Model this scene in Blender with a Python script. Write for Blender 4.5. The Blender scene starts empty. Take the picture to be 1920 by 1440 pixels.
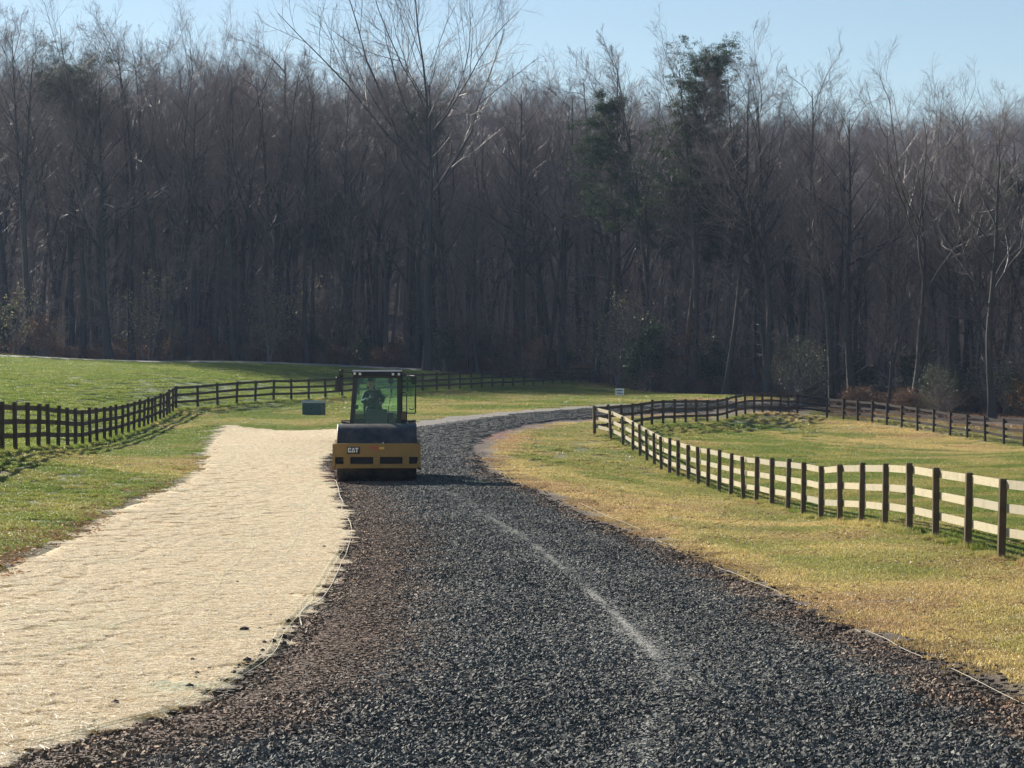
import bpy, math, random
import numpy as np
from mathutils import Vector, Matrix

random.seed(7); RNG = np.random.default_rng(7)
SC = bpy.context.scene
COL = SC.collection
F = 4272.0; H = 3.18; HY = 681.0; CX = 960.0
SUN_AZ = 36.0      # degrees left of the view direction, behind the wood
SUN_EL = 27.0

# ------------------------------------------------------------------ terrain
def wp(px, py, Y):
    s = F / Y
    return ((px - CX) / s, Y, H - (py - HY) / s)
CT = []
def c(px, py, Y): CT.append(wp(px, py, Y))
for X, Y, z in [(-4,8,0),(4,8,0),(0,8,0),(12,10,0),(-12,10,.15),(-3,20,0),(4,20,0),(0,14,0),(10,20,0),(-9,20,.2),
                (-3,30,0),(3,30,0),(-3,42,0),(1.5,42,0),(12,37,.0),(-9.9,44,.35),(-4.7,60,0),(.3,58,0),(-2,60,0),
                (8.3,37,-.02),(8.0,46.6,-.2),(7.3,54,-.58),(6.9,61,-.7),(6.7,66,-.85),(6.3,73,-.92),(5.6,85.6,-.92),(4.95,93,-.68),
                (4.3,98,-.4),(3.68,102.7,-.12),(15,60,-.6),(15,85,-.75),(22,100,-.85),(12,105,-.6),
                (-13.5,60.2,.78),(-14.2,70,.52),(-15,79.7,.22),(-15.8,89.5,.12),(-16.5,99,.14),(-17.2,109,.2),(-18,118.8,.32),(-18.6,126,.56),
                (-12,80,.18),(-6,82,.12),(-7.5,70,.08)]:
    CT.append((X, Y, z))
def cz(px, Y, z): CT.append(((px-CX)*Y/F, Y, z))
for a in [(370,128.3,.6),(605,144,.87),(817,160,1.14),(1000,181,1.3),(1130,198,1.4)]: cz(*a)
for a in [(892,847,81.8),(900,832,90),(920,817,99.5),(972,802,109),(1035,791,115),(1110,787,120),(1235,775,127),(1350,765,136),
          (620,860,75),(640,825,86),(700,812,94.5),(790,800,102),(860,789,111),(935,780,119),(1010,772,124),(1110,765,128),(1110,757,132),
          (1235,756,133.5),(1350,752,142),(1480,749,158),(425,798,105),(520,809,101),
          (1222,800,115),(1350,794,129),(1500,778,150),(1700,810,133),(1920,842,118),(1820,826,125),(1162,747,150),
          (0,742,100),(0,690,150),(0,668,190),(300,715,140),(300,680,190),(620,688,190),(600,712,165),
          (0,662,210),(400,676,210),(800,692,215),(1100,718,210),(1200,735,174),(1350,745,170),(1500,758,167),(1700,775,147),(1920,795,133),
          (-600,640,210),(2300,820,130)]: c(*a)
for px in (-900,0,600,1200,1920,2900):
    cz(px,300,6.5 if px<1000 else 3.5); cz(px,480,39 if px<1000 else 33); cz(px,800,34); cz(px,1600,30)
CT = np.array(CT)
def uv(X, Y):
    Yc = np.maximum(Y, 8.0)
    return np.stack([6*np.clip(X/Yc, -.7, .7), np.log(np.minimum(Yc,1500))*1.6], -1)
def _phi(d2): return .5*d2*np.log(d2+1e-12)
_C = uv(CT[:,0], CT[:,1]); _n = len(_C)
_K = _phi(((_C[:,None]-_C[None])**2).sum(-1)) + np.eye(_n)*.0015
_P = np.hstack([np.ones((_n,1)), _C])
_A = np.block([[_K,_P],[_P.T,np.zeros((3,3))]])
_w = np.linalg.solve(_A, np.concatenate([CT[:,2],[0,0,0]]))
def TZ(X, Y):
    X = np.asarray(X, float); Y = np.asarray(Y, float)
    sh = np.broadcast(X, Y).shape
    q = uv(np.broadcast_to(X,sh).ravel(), np.broadcast_to(Y,sh).ravel())
    out = np.empty(len(q))
    for i in range(0, len(q), 20000):
        p = q[i:i+20000]
        out[i:i+20000] = _phi(((p[:,None]-_C[None])**2).sum(-1))@_w[:_n] + _w[_n] + p@_w[_n+1:]
    return out.reshape(sh)
def tz(x, y): return float(TZ(np.array([x]), np.array([y]))[0])
def P(px, py):
    Y = np.geomspace(9, 700, 3000); X = (px-CX)*Y/F
    d = (H-(py-HY)*Y/F) - TZ(X, Y)
    i = int(np.argmax(d < 0)) if (d < 0).any() else len(Y)-1
    return (float(X[i]), float(Y[i]))

# value noise on the plane
_T = RNG.random((256,256))
def vn(X, Y, s, o=0):
    x = np.asarray(X)/s+37.3+o*17.7; y = np.asarray(Y)/s+91.1+o*7.3
    xi = np.floor(x).astype(int); yi = np.floor(y).astype(int); fx = x-xi; fy = y-yi
    fx = fx*fx*(3-2*fx); fy = fy*fy*(3-2*fy)
    g = lambda a, b: _T[a & 255, b & 255]
    return (g(xi,yi)*(1-fx)+g(xi+1,yi)*fx)*(1-fy)+(g(xi,yi+1)*(1-fx)+g(xi+1,yi+1)*fx)*fy
def ss(a, b, x):
    t = np.clip((x-a)/(b-a), 0, 1); return t*t*(3-2*t)

# ------------------------------------------------------------------ object helpers
def link(o, parent=None):
    COL.objects.link(o)
    if parent is not None: o.parent = parent
    return o
def tag(o, label=None, cat=None, group=None, kind=None):
    if label: o['label'] = label
    if cat: o['category'] = cat
    if group: o['group'] = group
    if kind: o['kind'] = kind
    return o
def empty(name, loc, rz=0):
    o = bpy.data.objects.new(name, None); o.location = loc; o.rotation_euler = (0,0,rz); o.empty_display_size = .3
    return link(o)
def mk(name, V, Fc, mat, smooth=False):
    me = bpy.data.meshes.new(name)
    me.from_pydata([tuple(v) for v in V], [], [tuple(f) for f in Fc])
    me.materials.append(mat)
    if smooth: me.polygons.foreach_set('use_smooth', [True]*len(me.polygons))
    me.update()
    return me
def mesh_np(name, V, Fq, mat, smooth=False):
    """V (n,3), Fq (m,k) arrays"""
    V = np.asarray(V, np.float32); Fq = np.asarray(Fq, np.int32); k = Fq.shape[1]
    me = bpy.data.meshes.new(name)
    me.vertices.add(len(V)); me.vertices.foreach_set('co', V.ravel())
    me.loops.add(Fq.size); me.loops.foreach_set('vertex_index', Fq.ravel())
    me.polygons.add(len(Fq)); me.polygons.foreach_set('loop_start', np.arange(0, Fq.size, k, dtype=np.int32))
    me.polygons.foreach_set('loop_total', np.full(len(Fq), k, np.int32))
    me.materials.append(mat)
    me.update(calc_edges=True)
    me.polygons.foreach_set('use_smooth', np.full(len(Fq), smooth))
    return me
def obj(name, me, parent=None, loc=None):
    o = bpy.data.objects.new(name, me)
    if loc is not None: o.location = loc
    return link(o, parent)
def fattr(me, name, arr, typ='FLOAT', dom='POINT'):
    a = me.attributes.new(name, typ, dom)
    key = 'value' if typ == 'FLOAT' else 'color' if 'COLOR' in typ else 'vector'
    a.data.foreach_set(key, np.asarray(arr, np.float32).ravel())

class MB:
    """collects shapes into one mesh"""
    def __init__(s): s.V = []; s.F = []
    def add(s, V, Fc):
        b = len(s.V); s.V += [tuple(v) for v in V]; s.F += [tuple(i+b for i in f) for f in Fc]; return s
    def box(s, x0,x1,y0,y1,z0,z1, bev=.0, M=None):
        if bev <= 0:
            V = [(x,y,z) for z in (z0,z1) for y in (y0,y1) for x in (x0,x1)]
            Fc = [(0,2,3,1),(4,5,7,6),(0,1,5,4),(2,6,7,3),(0,4,6,2),(1,3,7,5)]
        else:
            b = min(bev,(x1-x0)/2.01,(y1-y0)/2.01,(z1-z0)/2.01)
            c8 = [((x,sx),(y,sy),(z,sz)) for z,sz in ((z0,1),(z1,-1)) for y,sy in ((y0,1),(y1,-1)) for x,sx in ((x0,1),(x1,-1))]
            V = []
            for (x,sx),(y,sy),(z,sz) in c8:
                V += [(x,y+sy*b,z+sz*b),(x+sx*b,y,z+sz*b),(x+sx*b,y+sy*b,z)]
            Fc = []
            for ax,(q0,q1) in enumerate([((0,2,6,4),(1,3,7,5)),((0,1,5,4),(2,3,7,6)),((0,1,3,2),(4,5,7,6))]):
                Fc += [tuple(i*3+ax for i in q0), tuple(i*3+ax for i in q1)]
            for a in range(8):
                Fc.append((a*3,a*3+1,a*3+2))
                for bit,(u,w) in ((1,(1,2)),(2,(0,2)),(4,(0,1))):
                    if not a & bit:
                        d = a | bit; Fc.append((a*3+u,d*3+u,d*3+w,a*3+w))
        if M is not None: V = [M @ Vector(v) for v in V]
        return s.add(V, Fc)
    def tube(s, pts, r, n=8, cap=True):
        pts = [Vector(p) for p in pts]
        rs = r if isinstance(r, (list,tuple)) else [r]*len(pts)
        V = []; Fc = []; up = None
        for i, p in enumerate(pts):
            d = (pts[min(i+1,len(pts)-1)]-pts[max(i-1,0)]).normalized()
            if up is None: up = Vector((0,0,1)) if abs(d.z) < .9 else Vector((1,0,0))
            a = d.cross(up).normalized(); b = a.cross(d); up = b
            for k in range(n):
                t = 2*math.pi*k/n; V.append(p+(a*math.cos(t)+b*math.sin(t))*rs[i])
        for i in range(len(pts)-1):
            for k in range(n):
                k2 = (k+1) % n; Fc.append((i*n+k,i*n+k2,(i+1)*n+k2,(i+1)*n+k))
        if cap: Fc += [tuple(range(n-1,-1,-1)), tuple(range((len(pts)-1)*n, len(pts)*n))]
        return s.add(V, Fc)
    def lathe_x(s, prof, n=48, c0=(0,0,0), a0=0, a1=2*math.pi):
        """profile of (x, radius) spun round the x axis"""
        full = abs(a1-a0-2*math.pi) < 1e-6; m = n if full else n+1
        V = []; Fc = []
        for k in range(m):
            t = a0+(a1-a0)*k/n
            for x, r in prof: V.append((c0[0]+x, c0[1]+r*math.cos(t), c0[2]+r*math.sin(t)))
        L = len(prof)
        for k in range(n):
            k2 = (k+1) % m
            for i in range(L-1): Fc.append((k*L+i,k*L+i+1,k2*L+i+1,k2*L+i))
        return s.add(V, Fc)
    def prism(s, poly, ax, lo, hi):
        """polygon in the two other axes, extruded along ax"""
        n = len(poly); V = []
        for h in (lo, hi):
            for a, b in poly:
                V.append({'x':(h,a,b),'y':(a,h,b),'z':(a,b,h)}[ax])
        Fc = [tuple(range(n-1,-1,-1)), tuple(range(n,2*n))]+[(i,(i+1)%n,n+(i+1)%n,n+i) for i in range(n)]
        return s.add(V, Fc)
    def build(s, name, mat, parent=None, smooth=False, loc=None):
        me = mk(name, s.V, s.F, mat, smooth)
        import bmesh
        bm = bmesh.new(); bm.from_mesh(me); bmesh.ops.recalc_face_normals(bm, faces=bm.faces); bm.to_mesh(me); bm.free()
        return obj(name, me, parent, loc)

# ------------------------------------------------------------------ materials
class NT:
    def __init__(s, name):
        s.m = bpy.data.materials.new(name); s.m.use_nodes = True; s.t = s.m.node_tree; s.t.nodes.clear()
        s.out = s.t.nodes.new('ShaderNodeOutputMaterial')
    def n(s, typ, props=None, **inp):
        nd = s.t.nodes.new('ShaderNode'+typ)
        for k, v in (props or {}).items(): setattr(nd, k, v)
        for k, v in inp.items():
            k = k.replace('_', ' ')
            sock = nd.inputs[int(k[1:])] if k[0] == 'i' and k[1:].isdigit() else nd.inputs[k]
            s.put(sock, v)
        return nd
    def put(s, sock, v):
        if isinstance(v, bpy.types.NodeSocket): s.t.links.new(v, sock)
        elif isinstance(v, bpy.types.Node): s.t.links.new(v.outputs[0], sock)
        elif isinstance(v, tuple) and len(v) == 3 and sock.type == 'RGBA': sock.default_value = (*v, 1)
        else: sock.default_value = v
    def noise(s, scale, detail=4, rough=.6, co='Object', vec=None):
        v = vec or s.n('TexCoord').outputs[co]
        return s.n('TexNoise', Scale=scale, Detail=float(detail), Roughness=rough, Vector=v).outputs['Fac']
    def ramp(s, fac, stops, interp='LINEAR'):
        r = s.n('ValToRGB', Fac=fac); e = r.color_ramp.elements; r.color_ramp.interpolation = interp
        while len(e) < len(stops): e.new(.5)
        for el, (p, cc) in zip(e, stops):
            el.position = p; el.color = (*cc, 1) if isinstance(cc, tuple) else (cc, cc, cc, 1)
        return r.outputs['Color']
    def mix(s, fac, a, b, mode='MIX'):
        nd = s.t.nodes.new('ShaderNodeMix'); nd.data_type = 'RGBA'; nd.blend_type = mode
        s.put(nd.inputs[0], fac); s.put(nd.inputs[6], a); s.put(nd.inputs[7], b)
        return nd.outputs[2]
    def math(s, op, a, b=0.0):
        nd = s.n('Math', {'operation': op}); s.put(nd.inputs[0], a); s.put(nd.inputs[1], b); return nd.outputs[0]
    def attr(s, name, typ='GEOMETRY', out='Color'):
        return s.n('Attribute', {'attribute_name': name, 'attribute_type': typ}).outputs[out]
    def bump(s, h, strength=.5, dist=.02):
        return s.n('Bump', Height=h, Strength=strength, Distance=dist).outputs[0]
    def surf(s, sh): s.put(s.out.inputs['Surface'], sh if isinstance(sh, bpy.types.NodeSocket) else sh.outputs[0]); return s.m
    def pbr(s, col, rough=.6, normal=None, metal=0.0, **k):
        p = s.n('BsdfPrincipled', Roughness=rough, Metallic=metal, **k); s.put(p.inputs['Base Color'], col)
        if normal is not None: s.put(p.inputs['Normal'], normal)
        return s.surf(p)

def simple(name, col, rough=.6, metal=0.0, var=.25, scale=6, bump=.0, **k):
    t = NT(name); nz = t.noise(scale, 5)
    cc = t.mix(nz, tuple(x*(1-var) for x in col), tuple(min(1, x*(1+var)) for x in col))
    return t.pbr(cc, rough, t.bump(nz, bump) if bump else None, metal, **k)

def dusty(name, col, rough=.4, dust=(.20,.16,.11), amt=.5, metal=0.0):
    """painted or steel surface with road dust settled in blotches and scratches"""
    t = NT(name); a = t.noise(3.5, 6, .65); b = t.noise(30, 4, .6)
    m = t.ramp(t.math('ADD', t.math('MULTIPLY', a, .7), t.math('MULTIPLY', b, .3)), [(.38, 0.0), (.72, amt)])
    return t.pbr(t.mix(m, col, dust), t.math('ADD', t.math('MULTIPLY', a, .35), rough-.1), t.bump(b, .08, .004), metal)

M = {}
M['yellow'] = dusty('yellow_paint', (.31,.175,.032), .5, (.17,.12,.065), .6)
M['black'] = dusty('black_paint', (.012,.012,.014), .4, (.09,.075,.06), .25)
M['rubber'] = dusty('rubber', (.018,.018,.018), .75, (.10,.085,.07), .6)
M['plastic'] = simple('dark_plastic', (.025,.025,.028), .5)
M['white'] = simple('white_print', (.80,.80,.78), .5, var=.05)
M['red'] = simple('red_print', (.45,.06,.04), .5, var=.1)
M['decal_yellow'] = simple('yellow_print', (.75,.48,.05), .5, var=.08)
M['lens'] = simple('lamp_lens', (.75,.75,.72), .15, var=.1)
M['mirror'] = simple('mirror_glass', (.6,.6,.6), .05, 1.0, var=.02)
t = NT('drum_steel'); a = t.noise(2.2, 6, .7); b = t.noise(26, 4)
M['drum'] = t.pbr(t.mix(t.ramp(a, [(.42, 0.0), (.7, .8)]), (.032,.036,.044), (.15,.125,.095)), t.math('ADD', t.math('MULTIPLY', b, .3), .35), t.bump(b, .1, .003), .35)
t = NT('cab_glass'); lw = t.n('LayerWeight', Blend=.05).outputs['Fresnel']
sh = t.n('MixShader'); t.put(sh.inputs[0], t.math('ADD', lw, .015))
t.put(sh.inputs[1], t.n('BsdfTransparent', Color=(.84,.97,.93))); t.put(sh.inputs[2], t.n('BsdfGlossy', Color=(.9,1,.97), Roughness=.02))
M['glass'] = t.surf(sh)
t = NT('jacket_cloth'); a = t.noise(14, 4); M['jacket'] = t.pbr(t.mix(a, (.008,.018,.032), (.018,.035,.055)), .85, t.bump(a, .4, .02))
M['trousers'] = simple('trouser_cloth', (.03,.035,.05), .9)
M['skin'] = simple('skin', (.36,.20,.14), .5, var=.1)
M['hand_shade'] = simple('shaded_hand', (.03,.03,.035), .8)  # hands coloured near black, the silhouette's shade put into the colour
M['hat'] = simple('knit_cap', (.015,.03,.045), .9)
M['boot'] = simple('boot_leather', (.03,.02,.012), .6)

# fence wood: weathered grey-brown boards, grain along each board's own X
def wood(name, c0, c1):
    t = NT(name); co = t.n('TexCoord').outputs['Object']
    mp = t.n('Mapping', Vector=co, Scale=(1.2, 14, 14)).outputs[0]
    g = t.n('TexNoise', Scale=3.0, Detail=7.0, Roughness=.7, Vector=mp).outputs['Fac']
    r = t.n('ObjectInfo').outputs['Random']
    base = t.mix(g, c0, c1)
    base = t.mix(t.math('MULTIPLY', t.math('POWER', r, 2.0), .35), base, tuple(min(.2,x*.6+.01) for x in c1))
    st = t.ramp(t.noise(2.2, 5, .7, vec=co), [(.52, 0.0), (.68, .55)])
    return t.pbr(t.mix(st, base, tuple(x*.45 for x in c1)), .9, t.bump(g, .5, .006), **{'Specular_IOR_Level': .12})
M['post'] = wood('post_wood', (.05,.038,.028), (.12,.09,.062))  # darkened for posts seen against the light
M['rail_shaded'] = wood('shaded_rail_wood', (.022,.017,.014), (.06,.046,.036))  # tree shade on the far right fence is put into this colour
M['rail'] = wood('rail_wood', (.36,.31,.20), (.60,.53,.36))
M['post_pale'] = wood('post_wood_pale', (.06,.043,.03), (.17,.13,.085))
M['rail_backlit'] = wood('backlit_rail_wood', (.055,.04,.03), (.13,.10,.07))  # same boards coloured darker for fences seen against the light

def bark(name, c0, c1, tw=False):
    t = NT(name); co = t.n('TexCoord').outputs['Object']
    mp = t.n('Mapping', Vector=co, Scale=(5, 5, .8)).outputs[0]
    g = t.n('TexNoise', Scale=2.2, Detail=6.0, Roughness=.7, Vector=mp).outputs['Fac']
    r = t.n('ObjectInfo').outputs['Random']
    cc = t.mix(g, c0, c1); cc = t.mix(t.math('MULTIPLY', r, .5), cc, (.11,.10,.09))
    return t.pbr(cc, .55 if tw else .75, None if tw else t.bump(g, .8, .05), **{'Specular_IOR_Level': .34 if tw else .25})
M['bark'] = bark('tree_bark', (.022,.02,.021), (.085,.075,.07))
M['twig'] = bark('twig_bark', (.15,.12,.12), (.34,.26,.235), True)
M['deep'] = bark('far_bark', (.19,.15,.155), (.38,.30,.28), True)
M['pinebark'] = bark('pine_bark', (.07,.05,.04), (.19,.13,.095))

def leafm(name, c0, c1, trans=.35, rough=.45, spec=.35):
    t = NT(name); rnd = t.attr('rnd', out='Fac')
    cc = t.mix(rnd, c0, c1)
    d = t.n('BsdfPrincipled', Roughness=rough); t.put(d.inputs['Base Color'], cc); d.inputs['Specular IOR Level'].default_value = spec
    tr = t.n('BsdfTranslucent'); t.put(tr.inputs[0], cc)
    return t.surf(t.n('MixShader', Fac=trans, i1=d.outputs[0], i2=tr.outputs[0]))
M['needle'] = leafm('pine_needles', (.022,.042,.015), (.06,.09,.03), .3, .6, .15)
M['holly'] = leafm('evergreen_leaf', (.03,.05,.02), (.085,.11,.04), .35, .5, .3)
M['bronze'] = leafm('bronze_leaf', (.085,.045,.022), (.30,.17,.08), .45)
M['deadleaf'] = leafm('fallen_leaf', (.13,.06,.03), (.40,.25,.14), .3, .6, .15)
M['leaf_sunlit'] = leafm('sunlit_leaf', (.16,.15,.07), (.46,.42,.22), .5, .35, .55)  # evergreen leaves coloured pale, sun on them put into the colour
M['palefallen'] = leafm('pale_fallen_leaf', (.16,.15,.07), (.40,.36,.19), .4, .65, .1)

# grass blade: colour comes from the ground it grows on (instance attribute)
t = NT('grass_blade'); cc = t.mix(1.0, t.attr('tint', 'INSTANCER'), t.ramp(t.attr('rnd', out='Fac'), [(0, (.62,.62,.62)), (.75, (1.12,1.1,1.02)), (1, (1.5,1.42,1.3))]), 'MULTIPLY')
d = t.n('BsdfPrincipled', Roughness=.42); t.put(d.inputs['Base Color'], cc); d.inputs['Specular IOR Level'].default_value = .45
tr = t.n('BsdfTranslucent'); t.put(tr.inputs[0], cc)
M['grass'] = t.surf(t.n('MixShader', Fac=.45, i1=d.outputs[0], i2=tr.outputs[0]))
t = NT('straw'); cc = t.ramp(t.attr('rnd', out='Fac'), [(0,(.36,.25,.14)),(.16,(.72,.61,.43)),(.6,(.88,.80,.62)),(1,(.95,.91,.80))])
cc = t.mix(1.0, cc, t.attr('tint','INSTANCER'), 'MULTIPLY')
d = t.n('BsdfPrincipled', Roughness=.3); t.put(d.inputs['Base Color'], cc); d.inputs['Specular IOR Level'].default_value = .6
tr = t.n('BsdfTranslucent'); t.put(tr.inputs[0], cc)
M['straw'] = t.surf(t.n('MixShader', Fac=.45, i1=d.outputs[0], i2=tr.outputs[0]))
t = NT('stone'); cc = t.ramp(t.attr('rnd', out='Fac'), [(0,(.034,.034,.033)),(.5,(.086,.086,.083)),(.85,(.15,.147,.138)),(1,(.29,.275,.25))])
cc = t.mix(1.0, cc, t.attr('tint','INSTANCER'), 'MULTIPLY'); nz = t.noise(60, 3)
M['stone'] = t.pbr(cc, .78, t.bump(nz, .5, .004), **{'Specular_IOR_Level': .25})

t = NT('ground_cover'); base = t.attr('col'); co = t.n('TexCoord').outputs['Object']
n1 = t.noise(9, 6, .7, vec=co); n2 = t.noise(45, 5, .7, vec=co)
cc = t.mix(1.0, base, t.ramp(n1, [(.3,(.62,.62,.62)),(.55,(1,1,1)),(.75,(1.35,1.3,1.2))]), 'MULTIPLY')
cc = t.mix(1.0, cc, t.ramp(n2, [(.35,(.6,.6,.6)),(.6,(1.2,1.2,1.2))]), 'MULTIPLY')
M['ground'] = t.pbr(cc, .95, t.bump(t.math('ADD', n1, n2), .8, .05))
t = NT('milled_asphalt'); base = t.mix(1.0, t.attr('col'), (.6,.6,.6), 'MULTIPLY')
vo = t.n('TexVoronoi', Scale=26.0, Vector=co if False else t.n('TexCoord').outputs['Object'])
n2 = t.noise(40, 4, .7)
cc = t.mix(1.0, base, t.ramp(n2, [(.3,(.5,.5,.5)),(.7,(1.5,1.5,1.5))]), 'MULTIPLY')
M['road'] = t.pbr(cc, .7, t.bump(vo.outputs['Distance'], .9, .03))
t = NT('straw_sheet'); n1 = t.noise(35, 6, .8); n0 = t.noise(1.1, 3)
cc = t.mix(n1, (.42,.31,.16), (.80,.67,.42)); cc = t.mix(t.ramp(n0, [(.5,0.0),(.7,.15)]), cc, (.50,.50,.33))
M['strawsheet'] = t.pbr(cc, .9, t.bump(n1, .9, .02))
M['pale_road'] = simple('far_road_surface', (.30,.29,.28), .8, var=.2, scale=2)
M['cord'] = simple('string', (.46,.41,.32), .8, var=.15, scale=20)
M['netting'] = simple('green_netting', (.62,.70,.46), .6, var=.2, scale=8)
M['box_green'] = simple('box_paint', (.035,.085,.075), .45, var=.2)
M['box_lid'] = simple('box_lid_paint', (.45,.50,.47), .4, var=.1)
M['concrete'] = simple('concrete', (.36,.34,.31), .9, bump=.3)
t = NT('hill_litter'); nn = t.noise(.12, 6, .7)
M['hill'] = t.pbr(t.mix(nn, (.07,.055,.05), (.13,.10,.09)), .95)

# ------------------------------------------------------------------ plan curves
def crom(pts, n):
    pts = np.array(pts, float); q = np.vstack([2*pts[0]-pts[1], pts, 2*pts[-1]-pts[-2]])
    out = []
    for i in range(1, len(q)-2):
        p0,p1,p2,p3 = q[i-1:i+3]
        for k in range(n):
            u = k/n
            out.append(.5*((2*p1)+(-p0+p2)*u+(2*p0-5*p1+4*p2-p3)*u*u+(-p0+3*p1-3*p2+p3)*u**3))
    out.append(q[-2]); return np.array(out)
def wx(px, Y): return ((px-CX)*Y/F, Y)
pl = lambda px, py: (lambda Y: ((px-CX)*Y/F, Y))(H*F/(py-HY))       # on the plane z = 0
RL = [(-10,-6),(-7,6),(-5,13),pl(55,1435),pl(280,1367),pl(430,1300),pl(530,1227),pl(565,1175),pl(635,1095),pl(657,1025),pl(655,980),pl(627,905),wx(622,68),wx(620,75),wx(640,86),wx(700,94.5),
      wx(790,102),wx(860,111),wx(935,119),wx(1010,124),wx(1110,128),wx(1235,133.5),wx(1350,142),wx(1480,158),wx(1600,180)]
RR = [(7,-6),(6.2,6),(5.4,13),pl(2010,1385),pl(1920,1340),pl(1810,1288),pl(1710,1240),pl(1550,1175),pl(1410,1105),pl(1280,1045),pl(1160,1000),pl(1000,926),pl(940,897),pl(905,875),pl(892,847),
      wx(900,90),wx(920,99.5),wx(972,109),wx(1010,113),wx(1040,115.5),wx(1110,120),wx(1235,127),wx(1350,136),wx(1480,151),wx(1600,172)]
assert len(RL) == len(RR)
RLc = crom(RL, 14); RRc = crom(RR, 14)
RL_POLY = np.vstack([RLc, RRc[::-1]])
ML = [(-16,3),(-12.5,13),P(-100,1110),P(0,1066),P(30,1056),P(100,1030),P(165,1002),P(190,980),P(240,952),P(300,926),P(350,905),P(380,880),P(394,852),P(400,830),P(414,811),P(425,799)]
MR = [(-8.5,3),(-5.6,13)]
MLc = crom(ML, 8)
def rl_x(Y):   # left edge of the road as X(Y)
    return np.interp(Y, RLc[:14*13,1], RLc[:14*13,0])
mat_top = P(620,808)[1]
def ml_x(Y): return np.interp(Y, MLc[:,1], MLc[:,0])

def inside(poly, X, Y):
    X = np.asarray(X, float); Y = np.asarray(Y, float); r = np.zeros(X.shape, bool)
    x0, y0 = poly[-1]
    for x1, y1 in poly:
        cnd = ((y1 > Y) != (y0 > Y)); den = (y0-y1) if y0 != y1 else 1e-9
        r ^= cnd & (X < (x0-x1)*(Y-y1)/den+x1); x0, y0 = x1, y1
    return r
def dist(line, X, Y):
    d = np.full(np.shape(X), 1e9)
    for (x0,y0),(x1,y1) in zip(line[:-1], line[1:]):
        dx, dy = x1-x0, y1-y0; L = dx*dx+dy*dy+1e-12
        tt = np.clip(((X-x0)*dx+(Y-y0)*dy)/L, 0, 1)
        d = np.minimum(d, (X-x0-tt*dx)**2+(Y-y0-tt*dy)**2)
    return np.sqrt(d)
# straw mat outline
my = np.concatenate([np.arange(3, 60, .35), np.arange(60, mat_top+.1, .6)])
def mat_edges(Y):
    l = ml_x(Y)+ (vn(0*Y, Y, 1.6, 3)-.5)*.26; r = rl_x(Y)-.10+(vn(0*Y, Y, 4.5, 5)-.5)*.16+(vn(0*Y, Y, 1.0, 6)-.5)*.12*(1-ss(18,32,Y))
    r = r - .14*ss(55,62,Y)*(1-ss(75,80,Y))
    return l, r
def mat_end(u): return mat_top + 3.2*np.clip(.30-u,0,1)/.30
ml_, mr_ = mat_edges(my)
MAT_POLY = np.vstack([np.stack([ml_, my], 1), np.stack([mr_, my], 1)[::-1]])

# fence lines
def walk(pts, step=2.44):
    cv = crom(pts, 20); out = [cv[0]]; acc = 0
    for a, b in zip(cv[:-1], cv[1:]):
        L = np.hypot(*(b-a)); p = 0
        while acc+L-p >= step:
            p += step-acc; acc = 0; out.append(a+(b-a)*p/L)
        acc += L-p
    return [tuple(o) for o in out]
pkx = [1877,1814,1754,1705,1659,1615,1575,1539,1506,1477,1447,1418,1394,1370,1348,1327,1309,1290,1271,1255,1240,1227,1213,1200,1186,1168,1145,1115]
FR = [wx(px, 36.9+2.44*k) for k, px in enumerate(pkx)]
FR = [(8.75,27.2),(8.6,29.6),(8.42,32.0),(8.2,34.45)]+FR
lkx = [4,29,52,72,91,109,127,142,155,169,182,196,207,218,229,241,251,261,270,277.5,285,292,300,307,313,318,324,330]
FL = [wx(px, 60.2+2.44*k) for k, px in enumerate(lkx)]
FL = [(-12.55,50.4),(-12.85,52.9),(-13.1,55.3),(-13.3,57.75)]+FL
FLF = walk([FL[-1],wx(370,128.3),wx(478,135.2),wx(605,144),wx(700,151),wx(817,160),wx(925,172),wx(1000,181),wx(1070,190),wx(1135,199)])
FRB = walk([FR[-1],wx(1175,108.5),wx(1222,114.5),wx(1290,122),wx(1350,129),wx(1430,140),wx(1500,150)])
FRF = walk([FRB[-1],wx(1560,147),wx(1700,135),wx(1920,119),wx(2200,104)])

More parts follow.
